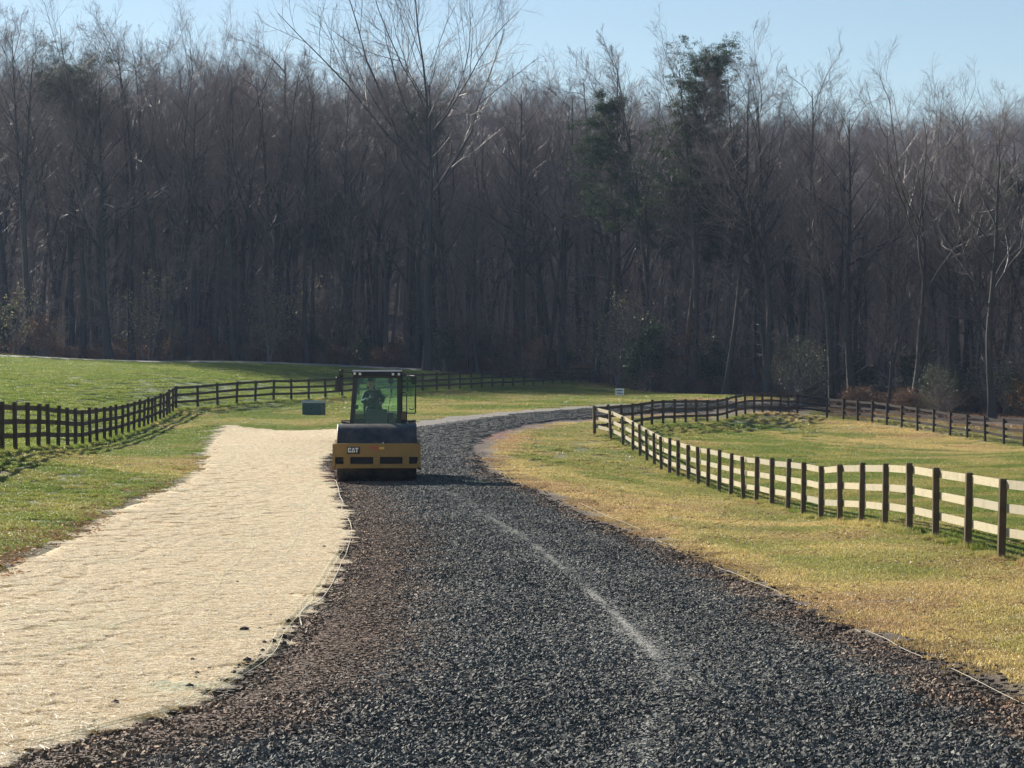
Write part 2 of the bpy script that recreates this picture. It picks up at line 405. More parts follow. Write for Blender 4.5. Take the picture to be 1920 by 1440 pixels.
# ------------------------------------------------------------------ ground colour
PADDOCK = np.array(FR+FRB+FRF+[(60,60),(40,10),(12,10)])
FIELD = np.array(FL+FLF+[(10,240),(-140,260),(-140,20),(-12,20)])
FARROAD = crom([wx(-700,182),wx(-200,186),wx(0,188),wx(160,190),wx(330,191),wx(480,192),wx(650,196),wx(800,204)], 10)
TREELINE = crom([(-160,190),wx(-300,196),wx(0,199),wx(300,201),wx(600,203),wx(800,207),wx(1000,207),wx(1130,200),wx(1200,178),wx(1350,172),wx(1500,165),wx(1700,146),wx(1920,131),wx(2300,112),(80,60)], 8)
WOOD = np.vstack([TREELINE, [(700,60),(700,1600),(-900,1600),(-700,180)]])
RDALL = np.vstack([RLc]); 
def ground_col(X, Y):
    n3 = vn(X,Y,9,1); n2 = vn(X,Y,2.6,2); n1 = vn(X,Y,.8,3); nl = vn(X,Y,.35,4); big = vn(X,Y,22,8)
    mx = (n3*.35+n2*.4+n1*.25)
    green = np.array([.108,.148,.030]); yel = np.array([.195,.20,.058]); dry = np.array([.35,.285,.145]); rust = np.array([.285,.21,.125])
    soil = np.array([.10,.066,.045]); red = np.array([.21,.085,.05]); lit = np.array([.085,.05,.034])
    X = np.asarray(X); Y = np.asarray(Y)
    inP = inside(PADDOCK, X, Y); inF = inside(FIELD, X, Y); inW = inside(WOOD, X, Y)
    dL = dist(RLc, X, Y); dR = dist(RRc, X, Y); dr = np.minimum(dL, dR)
    right = (dR < dL) & ~inP
    dryness = np.where(inP, .26+.35*ss(95,125,Y)*ss(8,26,X)*1.2, np.where(inF, .10, np.where(right, .52-.10*ss(60,90,Y), .34)))
    dryness = dryness + .35*(1-ss(.2,1.8,dr))*(~inP)*(~inF)
    yel = np.where(inP[...,None], np.array([.235,.215,.075]), yel)
    d = ss(.25,.75, dryness+(mx-.5)*np.where(right,.5,.7))[...,None]
    g = green*np.where(inF,1.15,1.0)[...,None]+(yel-green)*ss(.3,.8,n1*.5+n2*.5)[...,None]*np.where(inF,.45,.8)[...,None]
    br = dry+(rust-dry)*ss(.45,.7,vn(X,Y,3.3,9)*.6+n1*.4)[...,None]
    cc = g*(1-d)+br*d
    # earth and crumbs along the road edges
    e = (1-ss(.15,.95, dr+(n1-.5)*.9))[...,None]*(~inP)[...,None]*(~inF)[...,None]
    cc = cc*(1-e)+soil*e
    # bare red clay by the roller and at the inside of the bend
    r_ = np.exp(-(((X+4.95)/.45)**2+((Y-66)/9)**2))+np.exp(-(((X+.75)/.8)**2+((Y-101)/6)**2))*.8
    r_ = np.clip(r_*1.4*(.5+n1),0,1)[...,None]; cc = cc*(1-r_)+red*r_
    dm = dist(MLc[2:], X, Y); m_ = (1-ss(.0,.6,dm+(n1-.5)*.7))[...,None]*.7; cc = cc*(1-m_)+soil*m_
    # grey old roadbed shoulder outside the bend
    sh = ((1-ss(1.0,2.0,dL+(n1-.5)*.8))*ss(90,99,Y)*(X > -9)*(~right)*(1-ss(2,7,X)))[...,None]
    cc = cc*(1-sh)+np.array([.23,.21,.18])*sh
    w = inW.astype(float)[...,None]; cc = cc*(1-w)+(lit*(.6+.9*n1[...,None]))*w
    dt = dist(TREELINE, X, Y); t_ = (1-ss(.5,3.5,dt+(n2-.5)*3))[...,None]*(1-w); cc = cc*(1-t_)+np.array([.15,.095,.05])*t_
    return cc

def axis(parts):
    out = [parts[0][0]]
    for a, b, s in parts:
        n = max(1, int(round((b-a)/s))); out += list(a+(b-a)*np.arange(1, n+1)/n)
    return np.array(out)
ax_ = axis([(-900,-300,60),(-300,-130,12),(-130,-45,3),(-45,-18,.8),(-18,14,.25),(14,45,.8),(45,130,3),(130,300,12),(300,900,60)])
ay_ = axis([(-120,0,10),(0,9,1),(9,75,.25),(75,150,.5),(150,260,1.5),(260,600,8),(600,1600,60)])
GX, GY = np.meshgrid(ax_, ay_); GZ = TZ(GX, GY)
GZ = GZ + ((vn(GX,GY,1.7,6)-.5)*.05+(vn(GX,GY,.6,7)-.5)*.02)*(1-ss(120,200,GY))*(GY > 0)
UND = inside(RL_POLY,GX,GY) & (np.minimum(dist(RLc,GX,GY),dist(RRc,GX,GY)) > .5)
GZ = np.where(UND, GZ-.06, GZ)
GZ = GZ + (vn(GX,GY,60,11)-.5)*12*ss(300,420,GY)
nx, ny = len(ax_), len(ay_)
ii = (np.arange(ny-1)[:,None]*nx+np.arange(nx-1)[None]).ravel()
Q = np.stack([ii, ii+1, ii+nx+1, ii+nx], 1)
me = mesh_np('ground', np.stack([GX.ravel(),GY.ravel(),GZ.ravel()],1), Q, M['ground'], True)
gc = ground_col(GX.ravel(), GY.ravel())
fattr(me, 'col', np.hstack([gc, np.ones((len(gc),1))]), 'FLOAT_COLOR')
tag(obj('ground', me), kind='structure')
def GZf(X, Y):
    """height of the ground mesh at points (bilinear)"""
    X = np.asarray(X,float); Y = np.asarray(Y,float)
    i = np.clip(np.searchsorted(ax_, X)-1, 0, nx-2); j = np.clip(np.searchsorted(ay_, Y)-1, 0, ny-2)
    fx = (X-ax_[i])/(ax_[i+1]-ax_[i]); fy = (Y-ay_[j])/(ay_[j+1]-ay_[j])
    return (GZ[j,i]*(1-fx)+GZ[j,i+1]*fx)*(1-fy)+(GZ[j+1,i]*(1-fx)+GZ[j+1,i+1]*fx)*fy
def gz(x, y): return float(GZf(np.array([x]), np.array([y]))[0])

# ------------------------------------------------------------------ road sheet
NW = 26; u = np.linspace(0, 1, NW)
A = RLc[:,None,:]; B = RRc[:,None,:]
wob = lambda cv, k: (vn(cv[:,0]*0, np.cumsum(np.r_[0,np.hypot(*np.diff(cv,axis=0).T)]), .7, k)-.5)*.22
RXY = A+(B-A)*u[None,:,None]
RXY[:,0,0] += wob(RLc,12); RXY[:,-1,0] += wob(RRc,13)
prof = .055*np.minimum(1, np.minimum(u,1-u)/.07)-.03*(np.minimum(u,1-u)<.01)
DUST = crom([pl(815,915),pl(850,935),pl(900,970),pl(975,1015),pl(1035,1060),pl(1100,1115),pl(1150,1160),pl(1200,1210),pl(1240,1260),pl(1240,1330),pl(1215,1440),(1.2,8)], 8)
def road_z(X, Y): return TZ(X,Y)
dd = dist(DUST, RXY[...,0], RXY[...,1])
RZ = road_z(RXY[...,0], RXY[...,1])+prof[None]+.012*np.exp(-(dd/.16)**2)+(vn(RXY[...,0],RXY[...,1],.5,14)-.5)*.012
def road_col(X, Y):
    n1 = vn(X,Y,.5,15); n2 = vn(X,Y,2.2,16)
    dk = np.array([.055,.056,.053]); br = np.array([.105,.070,.048]); pale = np.array([.24,.225,.20])
    dL = dist(RLc,X,Y); dR = dist(RRc,X,Y); e = np.minimum(dL*.75,dR)
    wL = 1.25
    f = (1-ss(.15,1.05,np.minimum(dL*.52,dR*1.15)+(n1-.5)*.6))*(1-ss(75,95,Y)); f = f[...,None]
    cc = dk*(1-f)+br*f
    d = dist(DUST,X,Y); dens = np.exp(-(d/(.035+.04*vn(X,Y,1.1,17)))**2)*ss(.1,.5,vn(X,Y,.6,18)+.1)*(.10+.75*ss(20,27,Y))
    dens = dens + (np.exp(-(d/.45)**2)*.10+np.exp(-((dist(RLc,X,Y)-1.5)/.5)**2)*.05)*n2
    dens = np.clip(dens,0,1)[...,None]; cc = cc*(1-dens)+pale*dens
    return cc*(.8+.4*n2[...,None])
n0 = RXY.shape[0]; ii = (np.arange(n0-1)[:,None]*NW+np.arange(NW-1)[None]).ravel()
me = mesh_np('road', np.concatenate([RXY.reshape(-1,2), RZ.reshape(-1,1)],1), np.stack([ii,ii+1,ii+NW+1,ii+NW],1), M['road'], True)
rc = road_col(RXY[...,0].ravel(), RXY[...,1].ravel()); fattr(me, 'col', np.hstack([rc,np.ones((len(rc),1))]), 'FLOAT_COLOR')
tag(obj('road', me), kind='structure')
# far pale road at the foot of the wood
def ribbon(name, line, w, mat, lift=.03):
    d = np.gradient(line, axis=0); nrm = np.stack([-d[:,1], d[:,0]],1)/np.hypot(d[:,0],d[:,1])[:,None]
    us = np.linspace(-.5,.5,7); XY = line[:,None]+nrm[:,None]*us[None,:,None]*w
    Z = GZf(XY[...,0],XY[...,1])+lift*(np.abs(us)<.45)[None]-.02*(np.abs(us)>.45)[None]
    n, k = XY.shape[:2]; ii = (np.arange(n-1)[:,None]*k+np.arange(k-1)[None]).ravel()
    return mesh_np(name, np.concatenate([XY.reshape(-1,2),Z.reshape(-1,1)],1), np.stack([ii,ii+1,ii+k+1,ii+k],1), mat, True)
tag(obj('far_road', ribbon('far_road', FARROAD, 4.2, M['pale_road'], .12)), kind='structure')

# ------------------------------------------------------------------ scatter with geometry nodes (uncountable stuff only)
def scatter_mod(o, protos):
    """instance one of the prototype objects on each vertex of o"""
    ng = bpy.data.node_groups.new(o.name+'_scatter', 'GeometryNodeTree')
    ng.interface.new_socket('Geometry', in_out='INPUT', socket_type='NodeSocketGeometry')
    ng.interface.new_socket('Geometry', in_out='OUTPUT', socket_type='NodeSocketGeometry')
    N = ng.nodes.new; L = ng.links.new
    gi = N('NodeGroupInput'); go = N('NodeGroupOutput'); j = N('GeometryNodeGeometryToInstance')
    for p in reversed(protos):
        oi = N('GeometryNodeObjectInfo'); oi.inputs['Object'].default_value = p; oi.transform_space = 'ORIGINAL'
        L(oi.outputs['Geometry'], j.inputs[0])
    def at(name, typ):
        a = N('GeometryNodeInputNamedAttribute'); a.data_type = typ; a.inputs['Name'].default_value = name
        return a.outputs[0]
    ip = N('GeometryNodeInstanceOnPoints'); L(gi.outputs[0], ip.inputs['Points']); L(j.outputs[0], ip.inputs['Instance'])
    ip.inputs['Pick Instance'].default_value = True
    L(at('pick','INT'), ip.inputs['Instance Index'])
    e2r = N('FunctionNodeEulerToRotation'); L(at('rot','FLOAT_VECTOR'), e2r.inputs[0]); L(e2r.outputs[0], ip.inputs['Rotation'])
    L(at('scl','FLOAT_VECTOR'), ip.inputs['Scale'])
    L(ip.outputs[0], go.inputs[0])
    md = o.modifiers.new('scatter', 'NODES'); md.node_group = ng
def scatter(name, pts, protos, rot=None, scl=None, tint=None, parent=None, tilt=None):
    pts = np.asarray(pts); n = len(pts)
    me = bpy.data.meshes.new(name); me.vertices.add(n); me.vertices.foreach_set('co', pts.astype(np.float32).ravel())
    r = np.zeros((n,3)) if tilt is None else tilt.copy()
    r[:,2] = RNG.random(n)*6.283 if rot is None else rot
    if scl is None: scl = np.ones(n)
    if np.ndim(scl) == 1: scl = np.stack([scl]*3, 1)
    fattr(me,'rot',r,'FLOAT_VECTOR'); fattr(me,'scl',scl,'FLOAT_VECTOR')
    a = me.attributes.new('pick','INT','POINT'); a.data.foreach_set('value', RNG.integers(0,len(protos),n).astype(np.int32))
    if tint is not None: fattr(me,'tint',np.hstack([tint,np.ones((n,1))]),'FLOAT_COLOR')
    me.update()
    o = obj(name, me, parent); scatter_mod(o, protos); return o
def proto(me):            # source mesh of a scatter: kept out of the scene
    return bpy.data.objects.new(me.name, me)
def slope_tilt(X, Y):
    e = .4; gx = (TZ(X+e,Y)-TZ(X-e,Y))/(2*e); gy = (TZ(X,Y+e)-TZ(X,Y-e))/(2*e)
    return gx, gy

def grass_patch(k, nb, size, h0, h1):
    a = RNG.random(nb)*6.283; x = (RNG.random(nb)-.5)*size; y = (RNG.random(nb)-.5)*size
    cl = vn(x+k*9,y,.09,k)*.7+.5
    h = (h0+(h1-h0)*RNG.random(nb)**1.5)*cl; w = .0035+.003*RNG.random(nb); ln = h*(.3+1.3*RNG.random(nb)**1.2); la = RNG.random(nb)*6.283
    dx, dy = np.cos(a)*w, np.sin(a)*w; lx, ly = np.cos(la)*ln, np.sin(la)*ln
    z0 = np.full(nb,-.012)
    V = np.stack([np.stack([x-dx,y-dy,z0],1), np.stack([x+dx,y+dy,z0],1),
                  np.stack([x+dx*.8+lx*.35,y+dy*.8+ly*.35,h*.62],1), np.stack([x-dx*.8+lx*.35,y-dy*.8+ly*.35,h*.62],1),
                  np.stack([x+lx,y+ly,h*(.95-.25*RNG.random(nb))],1)],1)
    b = np.arange(nb)*5
    Fc = np.concatenate([np.stack([b,b+1,b+2],1),np.stack([b,b+2,b+3],1),np.stack([b+3,b+2,b+4],1)])
    me = mesh_np('grass_tuft', V.reshape(-1,3), Fc, M['grass']); fattr(me,'rnd',np.repeat(RNG.random(nb),5)); return proto(me)
GP = [grass_patch(k, 900, .72, .03, .075) for k in range(4)]
def area_pts(x0,x1,y0,y1,step,jit=.5):
    X, Y = np.meshgrid(np.arange(x0,x1,step), np.arange(y0,y1,step)); X = X.ravel(); Y = Y.ravel()
    X = X+(RNG.random(len(X))-.5)*step*jit*2; Y = Y+(RNG.random(len(Y))-.5)*step*jit*2
    return X, Y
def view_ok(X, Y, m=3.0): return np.abs(X) < Y*.232+m
gxs, gys, gss = [], [], []
for (y0,y1,st,sc_) in [(13,50,.5,1.0),(50,85,.62,1.15),(85,130,.85,1.5),(130,205,1.25,2.1)]:
    X, Y = area_pts(-60,60,y0,y1,st); k = view_ok(X,Y); X, Y = X[k], Y[k]
    k = ~inside(RL_POLY,X,Y) & ~inside(MAT_POLY,X,Y) & ~inside(WOOD,X,Y); X, Y = X[k], Y[k]
    dR = np.minimum(dist(RLc,X,Y),dist(RRc,X,Y)); n1 = vn(X,Y,.8,3)
    k = (dR+(n1-.5)*.9 > .42*sc_) & (dist(MLc[2:],X,Y) > .34*sc_) & ~((dist(RLc,X,Y) < 1.9) & (Y > 97) & (X > -9) & (X < 6) & (dist(RLc,X,Y) < dist(RRc,X,Y)))
    k &= dist(FARROAD,X,Y) > 2.2
    X, Y = X[k], Y[k]; gxs.append(X); gys.append(Y); gss.append(np.full(len(X),sc_))
fx_ = []
for ln in (FR,FL,FRB,FLF):
    for q in range(len(ln)-1):
        for w_ in RNG.random(7): fx_.append((ln[q][0]+(ln[q+1][0]-ln[q][0])*w_+RNG.normal(0,.08), ln[q][1]+(ln[q+1][1]-ln[q][1])*w_))
        for w_ in (-.06,.06,0): fx_.append((ln[q][0]+w_*2, ln[q][1]-abs(w_)*2-.05))
fx_ = np.array(fx_); NF = len(fx_)
X = np.concatenate(gxs+[fx_[:,0]]); Y = np.concatenate(gys+[fx_[:,1]]); S = np.concatenate(gss+[np.full(NF,.42)])
tint = ground_col(X,Y)*np.array([1.66,1.62,1.4])
hs = (.75+.6*vn(X,Y,1.6,21))*np.where(inside(PADDOCK,X,Y)|inside(FIELD,X,Y),1.15,.9)
scl = np.stack([S,S,hs*np.sqrt(S)],1); scl[-NF:,2] = 1.5+1.6*RNG.random(NF)
tl = np.zeros((len(X),3))
tag(scatter('grass', np.stack([X,Y,GZf(X,Y)],1), GP, scl=scl, tint=tint), kind='stuff')
print('grass patches', len(X))

# milled asphalt stones
def ico():
    import bmesh
    bm = bmesh.new(); bmesh.ops.create_icosphere(bm, subdivisions=1, radius=1); V = np.array([v.co[:] for v in bm.verts]); Fc = np.array([[v.index for v in f.verts] for f in bm.faces]); bm.free(); return V, Fc
IV, IF = ico()
def cube8():
    V = np.array([(x,y,z) for z in (-.7,.7) for y in (-.75,.75) for x in (-.85,.85)], float)
    Fc = np.array([(0,2,3),(0,3,1),(4,5,7),(4,7,6),(0,1,5),(0,5,4),(2,6,7),(2,7,3),(0,4,6),(0,6,2),(1,3,7),(1,7,5)]); return V, Fc
CV, CF = cube8()
def stone_patch(k, n, size, r0, r1):
    Vs, Fs, R = [], [], []; b = 0
    for i in range(n):
        bv, bf = (IV, IF) if RNG.random() < .35 else (CV, CF)
        v = bv*(1+(RNG.random((len(bv),1))-.5)*.5)+(RNG.random(bv.shape)-.5)*.35
        r = r0+(r1-r0)*RNG.random()**3.2
        v = v*np.array([1+.5*RNG.random(), .8+.3*RNG.random(), .55+.4*RNG.random()])*r
        a, c_, d_ = RNG.random()*6.28, (RNG.random()-.5)*1.1, (RNG.random()-.5)*1.1
        Rm = np.array(Matrix.Rotation(a,3,'Z') @ Matrix.Rotation(c_,3,'X') @ Matrix.Rotation(d_,3,'Y'))
        v = v@Rm.T+np.array([(RNG.random()-.5)*size,(RNG.random()-.5)*size,r*(.1+.35*RNG.random())])
        Vs.append(v); Fs.append(bf+b); R += [RNG.random()]*len(v); b += len(v)
    me = mesh_np('gravel_patch', np.concatenate(Vs), np.concatenate(Fs), M['stone']); fattr(me,'rnd',R); return proto(me)
SP = [stone_patch(k, 1150, .6, .0055, .024) for k in range(5)]
xs, ys, sc_ = [], [], []
for y0,y1,st,s_ in [(12,60,.35,1.0),(60,185,.55,1.4)]:
    X, Y = area_pts(-12,60,y0,y1,st,.35); k = view_ok(X,Y,2) & inside(RL_POLY,X,Y); X, Y = X[k], Y[k]; xs.append(X); ys.append(Y); sc_.append(np.full(len(X),s_))
X = np.concatenate(xs); Y = np.concatenate(ys); S = np.concatenate(sc_)
e = np.minimum(dist(RLc,X,Y),dist(RRc,X,Y)); k = e > np.where(Y > 48, .30, .16)*S; X, Y, S, e = X[k], Y[k], S[k], e[k]
dd = dist(DUST,X,Y)
Zr = TZ(X,Y)+.055*np.minimum(1,e/.4)-.004
sz = S*(.85+.5*vn(X,Y,1.8,31)*.8+.35*np.exp(-((Y-16)/8)**2))
zs = sz*(1-.35*np.exp(-(dd/.2)**2))*(.55+.45*(1-ss(60,90,Y)))
tint = np.minimum(road_col(X,Y)/.055, 1.9)
tag(scatter('road_stones', np.stack([X,Y,Zr],1), SP, scl=np.stack([S,S,zs],1)*np.array([1,1,1]), tint=tint), kind='stuff')
print('stone patches', len(X))
# crumbs spilt past the road edges
xs = []; 
for line, sgn in ((RLc,-1),(RRc,1)):
    cv = line[14*2:14*14]
    for i in range(3600):
        j = RNG.integers(0,len(cv)-1); a = cv[j]+(cv[j+1]-cv[j])*RNG.random(); d = cv[j+1]-cv[j]; nn = np.array([d[1],-d[0]])/np.hypot(*d)*sgn
        if sgn < 0: nn = np.array([-d[1],d[0]])/np.hypot(*d)
        off = RNG.exponential(.16)-.12+.25*(RNG.random()<.15)*RNG.random(); xs.append(a+nn*off)
xs = np.array(xs)
sp1 = []
for k in range(6):
    v = CV*(1+(RNG.random((8,1))-.5)*.5); v = v*np.array([1.2,.9,.7])*.02
    me = mesh_np('crumb', v+np.array([0,0,.01]), CF, M['stone']); fattr(me,'rnd',np.full(8,RNG.random()*.7)); sp1.append(proto(me))
Zc = GZf(xs[:,0],xs[:,1])+.02
tag(scatter('spilt_stones', np.stack([xs[:,0],xs[:,1],Zc],1), sp1, scl=.35+RNG.random(len(xs))**2.5*1.1, tint=np.tile([1.1,.86,.70],(len(xs),1))), kind='stuff')

# crushed pale fines along the wheel line, brown earth worked into the left edge
ND = 26000; tt_ = RNG.random(ND)*(len(DUST)-1.001); j = tt_.astype(int); a = DUST[j]+(DUST[j+1]-DUST[j])*(tt_-j)[:,None]
wd = .018+.04*vn(a[:,0],a[:,1],1.4,51)+np.where(RNG.random(ND)<.25,.25,0); a = a+RNG.normal(0,1,(ND,2))*wd[:,None]*np.array([1,.6])
k = RNG.random(ND) < (.22+.78*ss(20.5,26,a[:,1]))*(.15+.85*ss(.35,.6,vn(a[:,0],a[:,1],.9,52)))*(1-.75*ss(40,50,a[:,1])); a = a[k]
tag(scatter('crushed_fines', np.stack([a[:,0],a[:,1],TZ(a[:,0],a[:,1])+.066],1), sp1, scl=.25+.45*RNG.random(len(a)), tint=np.array([3.5,3.4,3.15])*(.8+.5*RNG.random((len(a),1)))), kind='stuff')
ND = 34000; j = RNG.integers(14*2,14*13,ND); a = RLc[j]+(RLc[j+1]-RLc[j])*RNG.random((ND,1)); a = a+np.stack([np.abs(RNG.normal(0,.62,ND))+.02, 0*a[:,0]],1)
k = inside(RL_POLY,a[:,0],a[:,1]); a = a[k]; e_ = dist(RLc,a[:,0],a[:,1])
tag(scatter('brown_earth_crumbs', np.stack([a[:,0],a[:,1],TZ(a[:,0],a[:,1])+.008+.055*np.minimum(1,e_/.4)],1), sp1, scl=.35+.7*RNG.random(len(a)), tint=np.array([1.75,1.14,.80])*(.7+.5*RNG.random((len(a),1)))), kind='stuff')

# ------------------------------------------------------------------ straw erosion mat
NU = 40; uu = np.linspace(0,1,NU)
mext = P(425,799)[1]-mat_top
Ym = my[:,None]+(mext*np.clip(1-uu/.55,0,1)*(.6+.4*np.clip(1-uu/.2,0,1)))[None]*ss(mat_top-9,mat_top,my)[:,None]; Xm = ml_[:,None]+(mr_-ml_)[:,None]*uu[None]
Zm = TZ(Xm,Ym)+.018+.03*np.minimum(1,np.minimum(uu,1-uu)/.03)[None]+.008+(vn(Xm,Ym,1.8,22)-.5)*.016+(vn(Xm,Ym,.4,23)-.5)*.006
Zm[:,0] -= .03; Zm[:,-1] -= .03; Zm[-1,:] -= .03
n0 = len(my); ii = (np.arange(n0-1)[:,None]*NU+np.arange(NU-1)[None]).ravel()
mat_me = mesh_np('straw_mat', np.stack([Xm.ravel(),Ym.ravel(),Zm.ravel()],1), np.stack([ii,ii+1,ii+NU+1,ii+NU],1), M['strawsheet'], True)
straw_mat = tag(obj('straw_mat', mat_me), 'wide pale straw erosion mat laid on the ground left of the dark gravel road', 'erosion mat')
def matz(X, Y): return TZ(X,Y)+.056+(vn(X,Y,1.8,22)-.5)*.016+(vn(X,Y,.4,23)-.5)*.006
def straw_patch(k, n, size):
    a = RNG.random(n)*6.283; L = .03+.06*RNG.random(n); w = .0018+.0016*RNG.random(n)
    x = (RNG.random(n)-.5)*size; y = (RNG.random(n)-.5)*size; z = RNG.random(n)**1.5*.012; ti = (RNG.random(n)-.3)*.3
    c_, s_ = np.cos(a), np.sin(a); hx, hy = -s_*w, c_*w
    p = [np.stack([x-c_*L,y-s_*L,z-ti*L*.4],1), np.stack([x+(RNG.random(n)-.5)*.01,y,z+.006],1), np.stack([x+c_*L,y+s_*L,z+ti*L],1)]
    hv = np.stack([hx,hy,w*.9*(RNG.random(n)-.5)],1); V = np.stack([p[0]-hv,p[0]+hv,p[1]+hv,p[1]-hv,p[2]+hv,p[2]-hv],1).reshape(-1,3)
    b = np.arange(n)*6; Fc = np.concatenate([np.stack([b,b+1,b+2,b+3],1),np.stack([b+3,b+2,b+4,b+5],1)])
    me = mesh_np('straw_patch', V, Fc, M['straw']); fattr(me,'rnd',np.repeat(RNG.random(n),6)); return proto(me)
STP = [straw_patch(k, 900, .62) for k in range(4)]
X, Y = area_pts(-20,0,13,108,.42,.4); k = view_ok(X,Y,1.5); X, Y = X[k], Y[k]
l, r = mat_edges(Y); U = (X-l)/(r-l)
k = (X > l+.12) & (X < r-.12) & (Y < mat_top+mext*np.clip(1-U/.55,0,1)*(.6+.4*np.clip(1-U/.2,0,1))-.3); X, Y = X[k], Y[k]
nn = vn(X,Y,1.6,24); n5 = vn(X,Y,.7,25)
tint = np.array([1.08,1.11,1.15])*(.98+.16*n5[:,None])+np.clip(nn-.66,0,1)[:,None]*np.array([-.25,.0,-.1])+np.clip(n5-.7,0,1)[:,None]*np.array([.1,-.2,-.35])
o = scatter('straw', np.stack([X,Y,matz(X,Y)],1), STP, tint=np.clip(tint,.3,1.1), parent=straw_mat); tag(o, kind='stuff')
def lay(pts, n=10, lift=.02, zf=None, wig=.0):
    cv = crom([pl(*p) if len(p)==2 else p[:2] for p in pts], n)
    if wig: cv = cv+np.stack([(vn(cv[:,0],cv[:,1],2.2,26)-.5)*wig, 0*cv[:,0]],1)
    z = (zf or GZf)(cv[:,0],cv[:,1])+lift
    return [(a,b,c_) for (a,b),c_ in zip(cv,z)]
mb = MB()
for pts, rr in (([(100,1245),(170,1228),(245,1185),(330,1160),(400,1125),(440,1078),(462,1045),(485,990)], .010),
                ([(0,1262),(90,1250),(160,1232)], .012),
                ([(520,1060),(560,1000),(575,960),(590,905),(600,870)], .009), ([(180,985),(300,1010),(420,1020),(520,1010)],.006)):
    mb.tube(lay(pts,10,.03,matz,.25), rr*.25, 5)
for off in (0,.09):
    mb.tube([(x-off,y+off*.4,z) for x,y,z in lay([(60,1425),(250,1372),(335,1345),(425,1298),(505,1245),(540,1190),(590,1130),(617,1090),(640,1040)],10,.035,matz,.12)], .003, 5)
mb.build('netting', M['netting'], straw_mat)
mb = MB(); mb.tube(lay([(566,1178),(563,1160),(575,1148),(600,1135),(615,1118),(630,1090),(645,1050),(657,1010),(656,985),(643,960),(640,940),(632,915),(628,903)],10,.055,GZf,.05), .008, 6)
tag(mb.build('edge_cord', M['cord']), 'pale cord lying along the brown left edge of the gravel road beside the straw mat', 'cord')
pts = lay([(1090,945),(1190,985),(1230,1014),(1260,1028),(1320,1055),(1440,1108),(1535,1150),(1645,1200),(1700,1230),(1810,1280),(1920,1340),(2050,1400)],14,.05,GZf,.12)
pts = [(x,y,z-.05*(vn(np.array([y]),np.array([x]),1.6,27)[0] > .60)) for x,y,z in pts]
mb = MB(); mb.tube(pts, .003, 6)
tag(mb.build('guide_string', M['cord']), 'thin white string half buried along the right edge of the gravel road', 'string')

# dark stones thrown onto the straw
rock_px = [(458,1191,1.5),(487,1188,.8),(540,1173,1),(507,1163,.7),(548,1187,.8),(532,1188,.7),(532,1204,1.2),(512,1214,1.3),(531,1218,1.5),(495,1215,.9),(492,1231,1),(463,1250,1.3),
           (487,1240,.8),(438,1272,.9),(361,1249,.8),(392,1265,.6),(369,1274,.9),(355,1301,1.3),(367,1282,.6),(216,1335,1.1),(177,1374,.8),(445,1102,.8),(608,1033,.9),(575,1050,.5),(490,1147,.5)]
rme = []
for k in range(4):
    v = IV*(1+(RNG.random((len(IV),1))-.5)*.4); v = v*np.array([1.3,1,.75])*.03+np.array([0,0,.012])
    me = mesh_np('loose_stone', v, IF, simple('loose_stone_surface', (.05,.035,.03), .8) if k == 0 else rme[0].materials[0]); rme.append(me)
for i, (px, py, s_) in enumerate(rock_px):
    x, y = pl(px, py); o = obj('loose_stone', rme[i%4], loc=(x,y,float(matz(np.array([x]),np.array([y]))[0])+.004)); o.scale = (s_,)*3; o.rotation_euler = (0,0,i*1.7)
    tag(o, 'small dark stone lying loose on the pale straw mat', 'stone', 'dark stones scattered on the straw mat')

# fallen leaves
def leaf_proto(mat, n, spread, sz):
    Vs, Fs, R = [], [], []
    for i in range(n):
        a = RNG.random()*6.28; l = sz*(.6+.8*RNG.random()); w = l*.38; cu = .4+.5*RNG.random()
        v = np.array([(-l,0,.0),(-l*.2,-w,l*cu*.35),(-l*.1,0,0),(-l*.2,w,l*cu*.4),(l,0,l*cu*.5)])
        Rm = np.array(Matrix.Rotation(a,3,'Z') @ Matrix.Rotation((RNG.random()-.5)*1.2,3,'X'))
        v = v@Rm.T+np.array([(RNG.random()-.5)*spread,(RNG.random()-.5)*spread,.015+.02*RNG.random()])
        b = i*5; Vs.append(v); Fs += [(b,b+1,b+2),(b,b+2,b+3),(b+1,b+4,b+2),(b+2,b+4,b+3)]; R += [RNG.random()]*5
    me = mesh_np('leaf_cluster', np.concatenate(Vs), np.array(Fs), mat); fattr(me,'rnd',R); return proto(me)
LP = [leaf_proto(M['deadleaf'], 7, .5, .035) for _ in range(4)]
LPP = [leaf_proto(M['palefallen'], 3, .5, .03) for _ in range(3)]
def leafset(name, n, test, protos, y0, y1, sz=1.0, lift=.03):
    X = (RNG.random(n)-.5)*2; Y = y0*(y1/y0)**RNG.random(n); X = X*(Y*.232+2); k = test(X,Y); X, Y = X[k], Y[k]
    tag(scatter(name, np.stack([X,Y,GZf(X,Y)+lift],1), protos, scl=(.6+.7*RNG.random(len(X)))*sz), kind='stuff')
notroad = lambda X,Y: ~inside(RL_POLY,X,Y) & ~inside(MAT_POLY,X,Y) & ~inside(WOOD,X,Y)
leafset('fallen_leaves', 5200, lambda X,Y: notroad(X,Y) & (RNG.random(len(X)) < .25+.75*(vn(X,Y,3,33)>.58)), LP, 14, 110)
leafset('pale_fallen_leaves', 3000, lambda X,Y: notroad(X,Y) & (RNG.random(len(X)) < np.where(X<0,.95,.55)), LPP, 16, 190, .6, .04)
cvl = MLc[2:]; X = []; 
for i in range(420):
    j = int(RNG.integers(0,len(cvl)-1)*.99*RNG.random()**.7); a = cvl[j]; X.append((a[0]-RNG.exponential(.28)-.0, a[1]+(RNG.random()-.5)*2))
